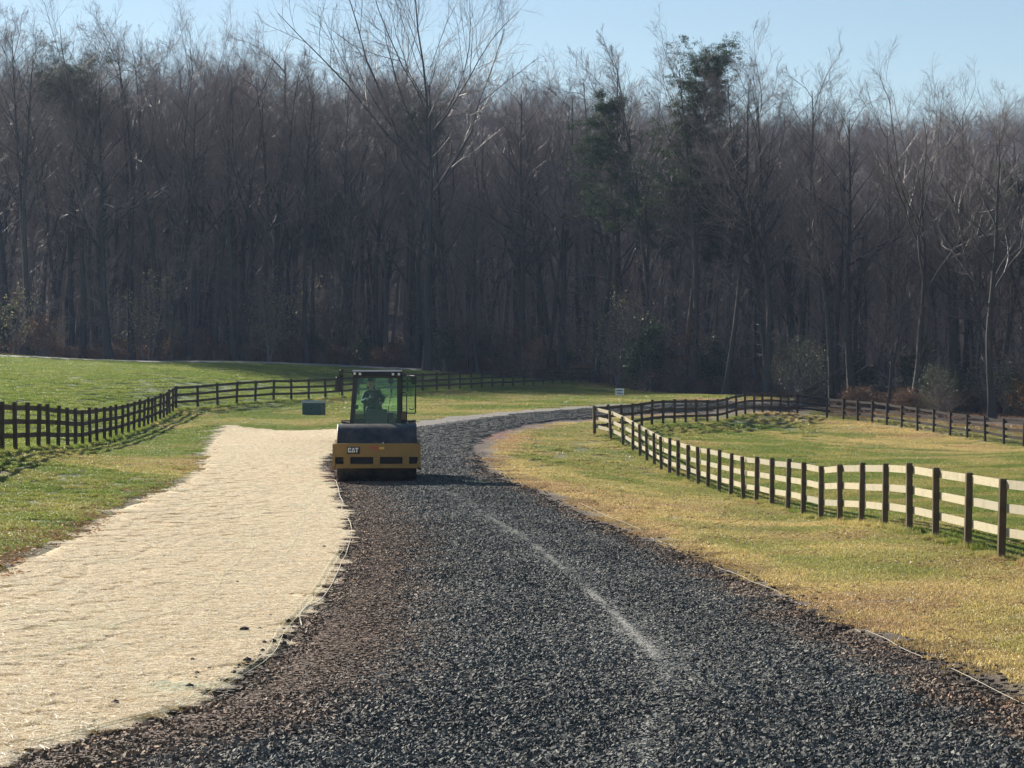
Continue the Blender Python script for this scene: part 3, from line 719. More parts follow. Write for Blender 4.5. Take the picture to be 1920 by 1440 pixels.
X = np.array(X); tag(scatter('edge_leaves', np.stack([X[:,0],X[:,1],GZf(X[:,0],X[:,1])+.035],1), LP, scl=.7+.8*RNG.random(len(X))), kind='stuff')
X = (RNG.random(9000)-.5)*2; Y = 140+RNG.random(9000)*95; X = X*(Y*.235+3); k = inside(WOOD,X,Y); X, Y = X[k], Y[k]
LPW = [leaf_proto(M['deadleaf'], 26, 1.6, .07) for _ in range(3)]
tag(scatter('woodland_leaf_litter', np.stack([X,Y,GZf(X,Y)+.02],1), LPW, scl=.8+.6*RNG.random(len(X))), kind='stuff')

# ------------------------------------------------------------------ fences
PH = 1.36
def post_mesh(mt):
    mb = MB(); w = .057; mb.box(-w,w,-w,w,-.25,PH,.008); return mk('post', mb.V, mb.F, mt)
POSTM = {False: post_mesh(M['post']), True: post_mesh(M['post_pale']), 2: post_mesh(M['rail_shaded'])}
def fence(label, pts, side, railmat, group=None, rails=(1.235,.845,.46), hts=None):
    """pts: post plan positions; side: +1 puts the boards on the left of the walking direction"""
    x0, y0 = pts[0]; root = empty('board_fence', (x0,y0,gz(x0,y0))); tag(root, label, 'fence')
    o0 = Vector(root.location); tops = []
    for i, (x, y) in enumerate(pts):
        a = pts[max(0,i-1)]; b = pts[min(len(pts)-1,i+1)]; ang = math.atan2(b[1]-a[1], b[0]-a[0])
        z = gz(x,y)+(random.random()-.5)*.03
        p = obj('post', POSTM[2 if railmat is M['rail_shaded'] else railmat is M['rail']], root); p.scale = (1,1,random.uniform(.975,1.03)); p.location = Vector((x,y,z))-o0; p.rotation_euler = ((random.random()-.5)*.06,(random.random()-.5)*.06,ang+random.uniform(-.04,.04))
        n = (-math.sin(ang)*side*.078, math.cos(ang)*side*.078); tops.append((x+n[0],y+n[1],z))
    for ri, h in enumerate(rails):
        i = 0; st = 1 if ri % 2 else 2
        while i < len(pts)-1:
            j = min(len(pts)-1, i+st); st = 2
            P_ = [Vector(tops[q]) for q in range(i, j+1)]
            mid = (P_[0]+P_[-1])/2; d = P_[-1]-P_[0]; ang = math.atan2(d.y, d.x); V = []; Fc = []
            for q, pnt in enumerate(P_):
                e = (.05 if q == 0 else -.05 if q == len(P_)-1 else 0)*-.0+(.004 if q == 0 else -.004 if q == len(P_)-1 else 0)
                l = Matrix.Rotation(-ang,3,'Z') @ (pnt-mid); jz = random.uniform(-.012,.012)
                for yy, zz in ((-.019,-.07),(.019,-.07),(.019,.07),(-.019,.07)): V.append((l.x+e, l.y+yy, l.z+h+zz+jz))
            for q in range(len(P_)-1):
                for s_ in range(4): Fc.append((q*4+s_, q*4+(s_+1)%4, q*4+4+(s_+1)%4, q*4+4+s_))
            n_ = (len(P_)-1)*4; Fc += [(3,2,1,0),(n_,n_+1,n_+2,n_+3)]
            me = mk('rail', V, Fc, railmat); r = obj('rail', me, root); r.location = mid-o0; r.rotation_euler = (0,0,ang)
            i = j
    return root
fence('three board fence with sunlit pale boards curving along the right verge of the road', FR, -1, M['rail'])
fence('dark board fence behind the sunlit one, running from the bend to the wood', FRB, 1, M['rail_backlit'])
fence('shaded board fence at the far right closing the paddock under the trees', FRF, 1, M['rail_shaded'])
fence('dark three board fence with close set posts on the grass left of the straw mat', FL, 1, M['rail_backlit'])
fence('dark board fence crossing the lawn behind the road roller towards the wood', FLF, 1, M['rail_backlit'])

# utility box
bx, by = wx(588.5, 124.5); bz = gz(bx,by)
box = empty('utility_box', (bx,by,bz), -.35); tag(box, 'low green utility box with pale lid standing in the grass before the fence', 'utility box')
mb = MB(); mb.box(-.62,.62,-.38,.38,-.12,.06,.01); mb.build('pad', M['concrete'], box)
mb = MB(); mb.box(-.56,.56,-.32,.32,.06,.70,.02); mb.box(-.50,.50,-.335,-.3215,.10,.64,.004); mb.build('body', M['box_green'], box)
mb = MB(); mb.prism([(-.36,.70),(.36,.72),(.36,.78),(-.30,.84),(-.36,.78)],'x',-.60,.60); mb.build('lid', M['box_lid'], box)
mb = MB(); mb.box(-.04,.04,-.36,-.336,.38,.44,.006); mb.build('latch', M['black'], box)

# yard sign
sx, sy = wx(1162, 148); sz_ = gz(sx,sy)
sg = empty('yard_sign', (sx,sy,sz_), .12); tag(sg, 'small white yard sign with blue print on the bank beyond the bend', 'sign')
mb = MB(); mb.box(-.28,.28,-.006,.006,.22,.66,.003); mb.build('panel', M['white'], sg)
blue = simple('blue_print', (.10,.10,.35), .5, var=.1)
mb = MB(); mb.box(-.23,.20,-.0105,-.0075,.49,.57); mb.box(-.22,.10,-.0105,-.0075,.40,.44); mb.box(-.20,.22,-.0105,-.0075,.29,.35); mb.build('print', blue, sg)
for s_ in (-.2,.2): mb = MB(); mb.tube([(s_,.012,-.1),(s_,.012,.6)], .006, 6); mb.build('stake', M['black'], sg)

# ------------------------------------------------------------------ road roller (local: -Y forward, origin under the drum axis)
RX, RY = -3.57, 60.3
rzz = gz(RX,RY)+.10
roller = empty('road_roller', (RX,RY,rzz), math.radians(3.4-.8)); tag(roller, 'yellow single drum road roller with black cab facing the camera on the gravel road', 'road roller')
R_ = .765
def B(name, mat, fn, parent=roller, smooth=False):
    mb = MB(); fn(mb); return mb.build(name, mat, parent, smooth)
# drum
drum = B('drum', M['drum'], lambda m: m.lathe_x([(-1.04,.52),(-1.04,R_-.012),(-1.028,R_),(1.028,R_),(1.04,R_-.012),(1.04,.52)], 72, (0,0,R_)), smooth=True)
import bmesh
drum.data.polygons.foreach_set('use_smooth', [True]*len(drum.data.polygons))
try: drum.data.set_sharp_from_angle(angle=.6)
except Exception: pass
B('drum_hub', M['black'], lambda m: (m.lathe_x([(-1.0,0),(-1.0,.52)],40,(0,0,R_)), m.lathe_x([(1.0,.52),(1.0,0)],40,(0,0,R_)), m.lathe_x([(-1.10,0),(-1.10,.22),(1.10,.22),(1.10,0)],32,(0,0,R_))), drum)
# frame
def fr(m):
    for s_ in (-1,1):
        xs_ = sorted((s_*1.075, s_*1.145))
        m.prism([(-1.02,.42),(-1.02,1.03),(-.55,1.06),(-.30,.98),(.45,.98),(.80,1.08),(1.12,1.08),(1.12,.55),(.70,.42),(.42,.34),(-.42,.34),(-.75,.42)],'x',*xs_)
    m.box(-1.074,1.074,-1.04,-.92,.69,1.045,.012)
    m.box(-1.074,1.074,-1.01,-.92,.395,.515,.012)
    for cx_ in (-.77,0.0,.76):
        m.prism([(cx_-.085,.70),(cx_-.085,.52),(cx_-.055,.465),(cx_+.055,.465),(cx_+.085,.52),(cx_+.085,.70)],'y',-1.065,-.90)
    m.box(-1.074,1.074,.93,1.10,.55,1.075,.012)
frame = B('frame', M['yellow'], fr)
M['recess'] = simple('recess_black', (.006,.006,.007), .7)
B('scraper_plate', M['recess'], lambda m: (m.box(-1.06,1.06,-.915,-.90,.50,.70), m.box(-1.03,1.03,-.86,-.80,.53,.56)), frame)
B('scraper', M['rubber'], lambda m: (m.prism([(-.90,.40),(-.80,.46),(-.80,.44),(-.885,.385)],'x',-1.02,1.02)), frame)
B('lifting_eye', M['black'], lambda m: (m.box(-.92,-.86,-1.055,-1.042,.60,.66,.004), m.tube([(.16,-.98,1.04),(.17,-.98,1.09)],.010,8)), frame)
B('pointer', M['white'], lambda m: m.prism([(.145,1.046),(.185,1.046),(.175,1.09)],'y',-1.03,-1.02), frame)
# badge with lettering
badge = B('badge', M['black'], lambda m: m.box(-.765,-.435,-1.050,-1.0415,.775,.96,.004), frame)
def letters(m):
    y0, y1 = -1.0555, -1.0502; zb, zt = .815, .935; hh = zt-zb
    def poly(pts, x): m.prism([(x+a*.088, zb+b*hh) for a,b in pts],'y',y0,y1)
    x = -.742   # C from three strokes, A from two legs and a bar, T
    poly([(0,.12),(.12,0),(.34,0),(.34,1),(.12,1),(0,.88)], x)
    poly([(.345,.80),(.62,.80),(.62,.62),(.95,.62),(.95,.88),(.83,1),(.345,1)], x)
    poly([(.345,0),(.83,0),(.95,.12),(.95,.38),(.62,.38),(.62,.20),(.345,.20)], x)
    x = -.652
    poly([(0,0),(.30,0),(.52,.75),(.52,1),(.40,1)], x); poly([(1.12,0),(.82,0),(.605,.75),(.605,1),(.72,1)], x)
    poly([(.522,.72),(.603,.72),(.603,1),(.522,1)], x)
    x = -.556
    poly([(0,.78),(.98,.78),(.98,1),(0,1)], x); poly([(.32,0),(.66,0),(.66,.775),(.32,.775)], x)
B('lettering', M['white'], letters, badge)
B('triangle', M['decal_yellow'], lambda m: m.prism([(-.652+.018,.812),(-.652+.082,.812),(-.652+.05,.862)],'y',-1.0565,-1.0502), badge)
B('warning_label', M['red'], lambda m: (m.box(-.17,.06,-1.0445,-1.0412,.925,.965), m.box(-.10,.08,-1.0445,-1.0412,.885,.912)), frame)
B('warning_label', M['decal_yellow'], lambda m: m.box(.065,.20,-1.0445,-1.0412,.895,.955), frame)
# articulation, deck, engine hood, wheels
B('yoke', M['black'], lambda m: (m.box(-.35,.35,1.10,1.45,.50,.95,.03), m.box(-.62,.62,1.42,1.62,.45,1.15,.03)))
B('deck', M['black'], lambda m: (m.box(-.98,.98,1.40,3.05,1.10,1.24,.02), m.box(-1.0,-.72,1.7,2.3,.62,.68,.01), m.box(-1.0,-.72,1.7,2.3,.88,.93,.01)))
B('hood', M['yellow'], lambda m: (m.prism([(3.10,1.0),(3.10,1.72),(3.25,1.80),(4.35,1.66),(4.62,1.45),(4.66,.8),(4.5,.62),(3.2,.7)],'x',-.78,.78),))
B('rear_axle', M['black'], lambda m: (m.tube([(-.7,2.95,.76),(.7,2.95,.76)],.13,12), m.box(-.30,.30,1.6,4.3,.62,.95,.02)))
for s_ in (-1,1):
    w = B('wheel', M['rubber'], lambda m: (m.lathe_x([(-.29,.38),(-.30,.60),(-.26,.72),(-.14,.765),(.14,.765),(.26,.72),(.30,.60),(.29,.38)],40,(s_*.76,2.95,.765)),), smooth=True)
    def lug(m):
        for k in range(20):
            t_ = 2*math.pi*k/20; 
            for q in (-1,1):
                Mx = Matrix.Translation((s_*.76,2.95,.765)) @ Matrix.Rotation(t_+(.15 if q>0 else 0),4,'X') @ Matrix.Translation((q*.14,0,.765)) @ Matrix.Rotation(q*.5,4,'Z')
                m.box(-.14,.14,-.035,.035,-.03,.025,.008,M=Mx)
    B('tread', M['rubber'], lug, w)
    B('rim', M['yellow'], lambda m: m.lathe_x([(s_*.20,0),(s_*.20,.30),(s_*.28,.38),(s_*.26,.39)],32,(s_*.76,2.95,.765)), w)
B('wiring', M['black'], lambda m: (m.tube([(-.3,1.0,1.0),(-.32,1.2,1.25),(-.2,1.42,1.1)],.02,8), m.tube([(.25,1.0,1.0),(.3,1.2,1.22),(.18,1.42,1.1)],.02,8)))
# cab: front face y=1.45, back y=2.95
CF_, CB = 1.45, 2.92
def quadbar(m, a, b, w, d):
    """square bar from a to b"""
    a = Vector(a); b = Vector(b); z = (b-a).normalized(); x = Vector((1,0,0)) if abs(z.x) < .8 else Vector((0,1,0))
    y = z.cross(x).normalized(); x = y.cross(z)
    V = [p+x*sx*w/2+y*sy*d/2 for p in (a,b) for sx,sy in ((-1,-1),(1,-1),(1,1),(-1,1))]
    m.add(V, [(3,2,1,0),(4,5,6,7),(0,1,5,4),(1,2,6,5),(2,3,7,6),(3,0,4,7)])
xlb, xlt, xrb, xrt = -.735, -.60, .69, .665
cab = B('cab', M['black'], lambda m: (
    quadbar(m,(xlb+.06,CF_+.05,1.24),(xlt+.04,CF_+.10,2.86),.11,.09), quadbar(m,(xrb-.06,CF_+.05,1.24),(xrt-.04,CF_+.10,2.86),.115,.09),
    quadbar(m,(xlb+.05,CB-.05,1.24),(xlt+.05,CB-.06,2.86),.10,.10), quadbar(m,(xrb-.05,CB-.05,1.24),(xrt-.05,CB-.06,2.86),.10,.10),
    m.box(-.70,.665,CF_,CF_+.10,1.24,1.42,.01), m.box(-.70,.665,CB-.10,CB,1.24,1.62,.01),
    m.box(-.72,.67,CF_+.02,CB-.02,1.235,1.30,.01), m.box(-.70,-.64,CF_+.1,CB-.1,1.301,1.62,.008),
    m.box(xlt,xrt,CF_+.06,CF_+.14,2.78,2.86,.008), m.box(xlt,xrt,CB-.12,CB-.03,2.78,2.86,.008)))
B('roof', M['black'], lambda m: (m.prism([(CF_-.10,2.87),(CF_-.06,2.96),(CF_+.2,3.0),(CB-.2,3.0),(CB+.06,2.95),(CB+.08,2.87)],'x',-.645,.70),), cab)
ws = B('windshield', M['glass'], lambda m: m.add([(xlb+.10,CF_+.04,1.42),(xrb-.10,CF_+.04,1.42),(xrt-.09,CF_+.10,2.80),(xlt+.09,CF_+.10,2.80),
     (xlb+.10,CF_+.046,1.42),(xrb-.10,CF_+.046,1.42),(xrt-.09,CF_+.106,2.80),(xlt+.09,CF_+.106,2.80)], [(0,1,2,3),(7,6,5,4),(0,4,5,1),(1,5,6,2),(2,6,7,3),(3,7,4,0)]), cab)
B('wiper', M['black'], lambda m: (m.tube([(.30,CF_+.02,1.45),(.34,CF_+.03,1.95),(.44,CF_+.045,2.45)],.008,6),), ws)
B('rear_window', M['glass'], lambda m: m.box(-.60,.57,CB-.055,CB-.050,1.63,2.77), cab)
B('side_window', M['glass'], lambda m: m.add([(-.70,CF_+.12,1.64),(-.70,CB-.12,1.64),(-.60,CB-.12,2.78),(-.60,CF_+.15,2.78),(-.694,CF_+.12,1.64),(-.694,CB-.12,1.64),(-.594,CB-.12,2.78),(-.594,CF_+.15,2.78)],
     [(0,1,2,3),(7,6,5,4),(0,4,5,1),(1,5,6,2),(2,6,7,3),(3,7,4,0)]), cab)
for x_, z_ in ((-.575,2.905),(-.43,2.895),(.46,2.885),(.62,2.885)):
    wl = B('work_light', M['plastic'], lambda m: m.box(x_-.042,x_+.042,CF_-.155,CF_-.101,z_-.042,z_+.042,.008), cab)
    B('lens', M['lens'], lambda m: m.box(x_-.032,x_+.032,CF_-.160,CF_-.1555,z_-.032,z_+.032,.003), wl)
for x_ in (-.42,.40): B('speaker_housing', M['plastic'], lambda m: m.box(x_-.07,x_+.07,CF_+.16,CF_+.3,2.62,2.77,.015), cab)
cab.scale = (1,1,.970); cab.location = (-.05,0,1.24*.030)
# interior
con = B('console', M['plastic'], lambda m: (m.box(-.30,.30,CF_+.13,CF_+.30,1.31,1.90,.02), m.box(.31,.50,CF_+.5,CF_+1.1,1.31,1.80,.02), m.box(-.62,-.50,CF_+.4,CF_+1.0,1.9,2.02,.015)), cab)
sw = B('steering_column', M['plastic'], lambda m: m.tube([(.02,CF_+.25,1.85),(.02,CF_+.42,2.16)],.035,10), cab)
def wheel_(m):
    c0 = Vector((.02,CF_+.44,2.18)); ax1 = Vector((1,0,0)); ax2 = Vector((0,.42,.91)).normalized()
    ring = [c0+(ax1*math.cos(t_)+ax2*math.sin(t_))*.20 for t_ in [2*math.pi*k/28 for k in range(29)]]
    m.tube(ring,.016,8,False)
    for a_ in (.5,2.64,4.71): m.tube([c0,c0+(ax1*math.cos(a_)+ax2*math.sin(a_))*.2],.012,6)
B('steering_wheel', M['black'], wheel_, sw)
seat = B('seat', M['plastic'], lambda m: (m.box(-.36,.14,2.02,2.52,1.66,1.80,.04), m.box(-.2,.0,2.15,2.4,1.30,1.66,.02), m.box(-.36,.14,2.47,2.60,1.78,2.40,.04)), cab)
# mirrors, door, rail
ml = B('mirror_arm', M['black'], lambda m: (m.tube([(-.62,CF_+.02,2.93),(-.90,CF_-.25,2.95),(-.96,CF_-.25,2.90)],.014,8), m.tube([(-.94,CF_-.25,2.93),(-1.0,CF_-.25,2.40),(-.98,CF_-.24,2.30)],.011,8)), cab)
def mir(x_,y_,z_,w,h,par,rz=0):
    Mx = Matrix.Translation((x_,y_,z_)) @ Matrix.Rotation(rz,4,'Y')
    hd = B('mirror_head', M['black'], lambda m: m.box(-w/2,w/2,-.035,.03,-h/2,h/2,.035,M=Mx), par)
    B('mirror_face', M['mirror'], lambda m: m.box(-w/2+.02,w/2-.02,.0305,.034,-h/2+.02,h/2-.02,.004,M=Mx), hd)
mir(-.93,CF_-.26,2.92,.13,.20,ml,.15); mir(-1.005,CF_-.26,2.62,.19,.40,ml,.08)
mr = B('mirror_arm', M['black'], lambda m: (m.tube([(.67,CF_+.0,2.92),(.96,CF_-.22,2.85)],.013,8), m.tube([(.67,CF_+.0,2.86),(.96,CF_-.22,2.80)],.010,8)), cab)
mir(1.02,CF_-.24,2.73,.17,.25,mr,-.12)
hx, hy = .70, CF_+.10; ex, ey = 1.07, CF_-.42
def dpt(u_, z_): return (hx+(ex-hx)*u_, hy+(ey-hy)*u_, z_)
door = B('door', M['black'], lambda m: (m.tube([dpt(0,1.80),dpt(.96,1.80),dpt(1,1.84),dpt(1,2.80),dpt(.96,2.84),dpt(0,2.84),dpt(0,1.80)],.017,8), m.tube([dpt(0,2.28),dpt(1,2.28)],.009,6),
     m.box(-.02,.02,-.02,.02,-.16,.16,.012,M=Matrix.Translation(dpt(.98,2.10))), m.tube([dpt(.55,1.92),dpt(.75,1.90),dpt(.9,1.93)],.013,6)), cab)
B('door_glass', M['glass'], lambda m: m.add([dpt(.02,1.81),dpt(.98,1.81),dpt(.98,2.83),dpt(.02,2.83)]+[(a+.004,b_-.004,c_) for a,b_,c_ in (dpt(.02,1.81),dpt(.98,1.81),dpt(.98,2.83),dpt(.02,2.83))], [(0,1,2,3),(7,6,5,4),(0,4,5,1),(1,5,6,2),(2,6,7,3),(3,7,4,0)]), door)
B('handrail', M['black'], lambda m: m.tube([(.67,CF_-.02,2.36),(.78,CF_-.08,2.38),(.83,CF_-.10,2.33),(.83,CF_-.10,1.58),(.79,CF_-.08,1.50),(.67,CF_-.02,1.49)],.016,8), cab)

# operator
def skin_body(name, verts, edges, radii, mat, parent, sub=2, root=0):
    me = bpy.data.meshes.new(name); me.from_pydata(verts, edges, []); me.materials.append(mat); me.update()
    o = obj(name, me, parent); sk = o.modifiers.new('skin','SKIN'); sk.use_smooth_shade = True
    for v, r in zip(me.skin_vertices[0].data, radii): v.radius = (r, r) if not isinstance(r, tuple) else r
    me.skin_vertices[0].data[root].use_root = True
    ss_ = o.modifiers.new('sub','SUBSURF'); ss_.levels = sub; ss_.render_levels = sub
    dg = bpy.context.evaluated_depsgraph_get(); m2 = bpy.data.meshes.new_from_object(o.evaluated_get(dg)); o.modifiers.clear(); o.data = m2
    m2.name = name
    if not m2.materials: m2.materials.append(mat)
    return o
Mr = roller.matrix_basis
person = empty('person', Mr @ Vector((-.11,2.28,1.80)), roller.rotation_euler.z); tag(person, 'person in dark blue jacket and knit cap sitting at the wheel inside the cab', 'person')
# body: pelvis, spine, neck, head, legs (continuous)
V = [(0,0,.08),(-.01,.02,.28),(-.04,-.02,.46),(-.075,-.06,.60),(-.09,-.085,.69),(-.10,-.10,.78),(-.10,-.10,.87),
     (.10,-.02,.06),(.16,-.46,.10),(.15,-.52,-.32),(.15,-.63,-.40),(-.10,-.02,.06),(-.16,-.44,.10),(-.15,-.50,-.32),(-.15,-.61,-.40),
     (.11,-.03,.53),(.24,-.17,.30),(.14,-.40,.38),(-.24,.0,.50),(-.31,-.18,.27),(-.16,-.41,.36)]
E = [(0,1),(1,2),(2,3),(3,4),(4,5),(5,6),(0,7),(7,8),(8,9),(9,10),(0,11),(11,12),(12,13),(13,14),(2,15),(15,16),(16,17),(2,18),(18,19),(19,20)]
Rr = [(.15,.12),(.15,.12),(.17,.12),.06,.062,.095,.065,.085,.062,.045,.04,.085,.062,.045,.04,.07,.05,.035,.07,.05,.035]
body = skin_body('body', V, E, Rr, M['skin'], person)
jv = [(0,0,.10),(-.01,.02,.28),(-.04,-.02,.46),(-.065,-.045,.575),(.11,-.03,.53),(.24,-.17,.30),(.15,-.38,.38),(-.24,.0,.50),(-.31,-.18,.27),(-.17,-.39,.36)]
je = [(0,1),(1,2),(2,3),(2,4),(4,5),(5,6),(2,7),(7,8),(8,9)]
skin_body('jacket', jv, je, [(.185,.145),(.185,.145),(.20,.145),(.085,.075),.09,.072,.05,.09,.072,.05], M['jacket'], body)
skin_body('trousers', [V[0],V[7],V[8],V[9],V[11],V[12],V[13]], [(0,1),(1,2),(2,3),(0,4),(4,5),(5,6)], [(.16,.13),.10,.078,.058,.10,.078,.058], M['trousers'], body)
for q in (10,14):
    x_, y_, z_ = V[q]; B('boot', M['boot'], lambda m: (m.box(x_-.05,x_+.05,y_-.14,y_+.13,z_-.06,z_+.04,.03),), body)
hc = Vector((-.10,-.105,.80))
def sph(m, c0, r, n=14, z0=-1, z1=1):
    V_ = []; Fc = []
    for i in range(n+1):
        t_ = math.acos(max(-1,min(1,z1+(z0-z1)*i/n)))
        for k in range(n*2): a = math.pi*k/n; V_.append((c0[0]+r[0]*math.sin(t_)*math.cos(a), c0[1]+r[1]*math.sin(t_)*math.sin(a), c0[2]+r[2]*math.cos(t_)))
    for i in range(n):
        for k in range(n*2): k2 = (k+1)%(n*2); Fc.append((i*n*2+k,i*n*2+k2,(i+1)*n*2+k2,(i+1)*n*2+k))
    m.add(V_, Fc)
B('knit_cap', M['hat'], lambda m: (sph(m, hc+Vector((0,.01,.02)), (.093,.108,.125), 12, .15, 1),), body, True)
B('hood', M['jacket'], lambda m: m.tube([hc+Vector((-.08,.02,-.13)),hc+Vector((0,.09,-.10)),hc+Vector((.08,.02,-.13))],.04,8), body, True)
B('face', M['skin'], lambda m: (sph(m, hc+Vector((0,-.085,-.01)),(.014,.022,.024),6), sph(m, hc+Vector((-.085,0,-.01)),(.012,.02,.03),6), sph(m, hc+Vector((.085,0,-.01)),(.012,.02,.03),6)), body, True)
for s_ in (-1,1): B('eye', M['black'], lambda m: sph(m, hc+Vector((s_*.033,-.085,.012)),(.013,.008,.008),6), body, True)
B('mouth', M['red'], lambda m: sph(m, hc+Vector((0,-.085,-.052)),(.026,.008,.007),6), body, True)
for s_, wr in ((1,V[17]),(-1,V[20])):       # hands darkened to a silhouette, closing on the wheel rim
    w0 = Vector(wr); tgt = Vector((.13+s_*.17, -.415, .40)) ; 
    hv = [tuple(w0), tuple(w0.lerp(tgt,.7))]; he = [(0,1)]; hr = [.03,(.04,.022)]
    skin_body('hand', hv+[tuple(tgt+Vector((0,.0,.0)))], [(0,1),(1,2)], hr+[(.038,.02)], M['hand_shade'], body, 1)
    for f in range(4):
        b0 = tgt+Vector((0,-.005,(f-1.5)*.020)); l = (.034,.04,.037,.028)[f]
        B('finger', M['hand_shade'], lambda m: m.tube([b0, b0+Vector((s_*.012,-l,0)), b0+Vector((s_*-.012,-l*1.25,-.002)), b0+Vector((s_*-.03,-l*.8,-.004))],[.009,.009,.008,.006],6), body, True)
    B('thumb', M['hand_shade'], lambda m: m.tube([w0.lerp(tgt,.6), tgt+Vector((-s_*.03,-.01,.035)), tgt+Vector((-s_*.025,-.035,.04))],[.011,.010,.007],6), body, True)

# ------------------------------------------------------------------ trees
def nrm(v): return v/np.maximum(np.linalg.norm(v,axis=-1,keepdims=True),1e-9)
def grow(P0, D0, L, R0, K, wob, up, rng, tip=.35):
    n = len(P0); Pn = np.empty((n,K+1,3)); Pn[:,0] = P0; D = D0.copy(); Ds = np.empty((n,K+1,3)); Ds[:,0] = D
    for k in range(K):
        D = nrm(D+rng.normal(0,wob,(n,3))+np.array([0,0,up])); Pn[:,k+1] = Pn[:,k]+D*(L/K)[:,None]; Ds[:,k+1] = D
    Rn = R0[:,None]*(1-(1-tip)*np.linspace(0,1,K+1)[None])
    return Pn, Ds, Rn
def kids(Pn, Ds, Rn, L, m, t0, t1, ang, ratio, rrat, rng, fall=.55, tw=1.0):
    n, K1, _ = Pn.shape; K = K1-1
    t = t0+(t1-t0)*((np.arange(m)[None]+rng.random((n,m)))/m)**tw
    f = t*K; i = np.minimum(f.astype(int),K-1); w = (f-i)[...,None]; r = np.arange(n)[:,None]
    p = Pn[r,i]*(1-w)+Pn[r,i+1]*w; d = nrm(Ds[r,i]*(1-w)+Ds[r,i+1]*w); rr = Rn[r,i]*(1-w[...,0])+Rn[r,i+1]*w[...,0]
    a = ang[0]+(ang[1]-ang[0])*rng.random((n,m)); q = nrm(np.cross(d, rng.normal(0,1,(n,m,3))))
    dd_ = nrm(d*np.cos(a)[...,None]+q*np.sin(a)[...,None])
    l = L[:,None]*ratio*(1-fall*(t-t0)/(t1-t0+1e-9))*(.7+.6*rng.random((n,m)))
    return p.reshape(-1,3), dd_.reshape(-1,3), l.ravel(), (rr*rrat).ravel()
def tubes(Pn, Ds, Rn, k):
    n, K1, _ = Pn.shape; ref = np.where(np.abs(Ds[...,2:3])<.9, np.array([0,0,1.]), np.array([1.,0,0]))
    a = nrm(np.cross(Ds, ref)); b = np.cross(Ds, a); th = np.arange(k)*2*math.pi/k
    V = Pn[:,:,None]+(a[:,:,None]*np.cos(th)[None,None,:,None]+b[:,:,None]*np.sin(th)[None,None,:,None])*Rn[:,:,None,None]
    base = (np.arange(n)*K1*k)[:,None,None]+(np.arange(K1-1)*k)[None,:,None]; j = np.arange(k)[None,None]; j2 = (j+1)%k
    Fc = np.stack([base+j,base+j2,base+k+j2,base+k+j],-1).reshape(-1,4)
    return V.reshape(-1,3), Fc
def join(parts):
    V, Fs, b = [], [], 0
    for v, f in parts: V.append(v); Fs.append(f+b); b += len(v)
    return np.concatenate(V), np.concatenate(Fs)
def bare_tree(seed, Ht=28., r0=.28, clear=.42, n1=20, L1=.26, a1=(.45,.85), n2=9, n3=7, n4=4, up=.07, wob=.05, lean=0., tr=1.0, fork=0, tw=.011):
    rng = np.random.default_rng(seed); one = np.ones(1)
    D0 = nrm(np.array([[lean,rng.normal(0,.02),1.0]]))
    T = grow(np.zeros((1,3))-np.array([[0,0,.4]]), D0, one*Ht*tr, one*r0, 16, wob*.5, .05 if lean == 0 else .0, rng, .10)
    T[2][:,0] *= 1.35; T[2][:,1] *= 1.08
    trunk = tubes(*T, 9)
    if fork:
        p,d,l,r = kids(*T, one*Ht, fork, clear, 1.0, a1, L1, .74, rng, .25)
    else:
        p,d,l,r = kids(*T, one*Ht, n1, clear, .98, a1, L1, .42, rng, .42)
    r = np.maximum(r, .03); A1 = grow(p,d,l,r,7,wob*1.8,up,rng,.2)
    q = []
    p,d,l,r = kids(*A1, l, n2, .18, 1.0, (.4,.9), .48, .55, rng); r = np.clip(r,.012,.05); A2 = grow(p,d,l,r,4,wob*2,up*1.3,rng,.35); q.append(tubes(*A2,4))
    p,d,l,r = kids(*A2, l, n3, .12, 1.0, (.35,.85), .55, .6, rng); r = np.clip(r,tw,.03); A3 = grow(p,d,l,r,2,wob*2,up*1.5,rng,.5); q.append(tubes(*A3,3))
    if n4:
        p,d,l,r = kids(*A3, l, n4, .1, 1.0, (.35,.8), .62, .7, rng); r = np.clip(r,tw*.62,tw); A4 = grow(p,d,l,r,1,wob,up,rng,.5); q.append(tubes(*A4,3))
    # dead stubs and small shoots on the lower trunk
    p,d,l,r = kids(*T, one*Ht, 9, .12, clear, (.9,1.5), .07, .12, rng, .2); r = np.clip(r,.01,.03); B1 = grow(p,d,l,r,4,.12,.03,rng,.3)
    p,d,l,r = kids(*B1, l, 5, .2, 1.0, (.4,.9), .5, .5, rng); B2 = grow(p,d,l,np.maximum(r,.008),2,.1,.05,rng,.5)
    crown = join([tubes(*A1,6)]+q+[tubes(*B1,4),tubes(*B2,3)])
    mt = mesh_np('trunk', *trunk, M['bark'], True); mc = mesh_np('crown', *crown, M['twig'], False)
    mc.materials.append(M['bark']); mi = np.zeros(len(crown[1]), np.int32); mi[:len(A1[0])*7*6] = 1; mc.polygons.foreach_set('material_index', mi)
    return mt, mc
def leaf_quads(C, rng, n, spread, size, thin=.4, elong=1.0):
    m = len(C)*n; c_ = np.repeat(C, n, 0)+rng.normal(0,1,(m,3))*spread
    a = nrm(rng.normal(0,1,(m,3))); b = nrm(np.cross(a, rng.normal(0,1,(m,3)))); s_ = size*(.6+.8*rng.random(m))[:,None]
    V = np.stack([c_-a*s_*elong, c_-b*s_*thin, c_+a*s_*elong, c_+b*s_*thin],1)
    return V.reshape(-1,3), np.arange(m*4).reshape(-1,4), np.repeat(rng.random(m),4)
def leafy(name, V, Fq, rnd, mat):
    me = mesh_np(name, V, Fq, mat); fattr(me,'rnd',rnd); return me
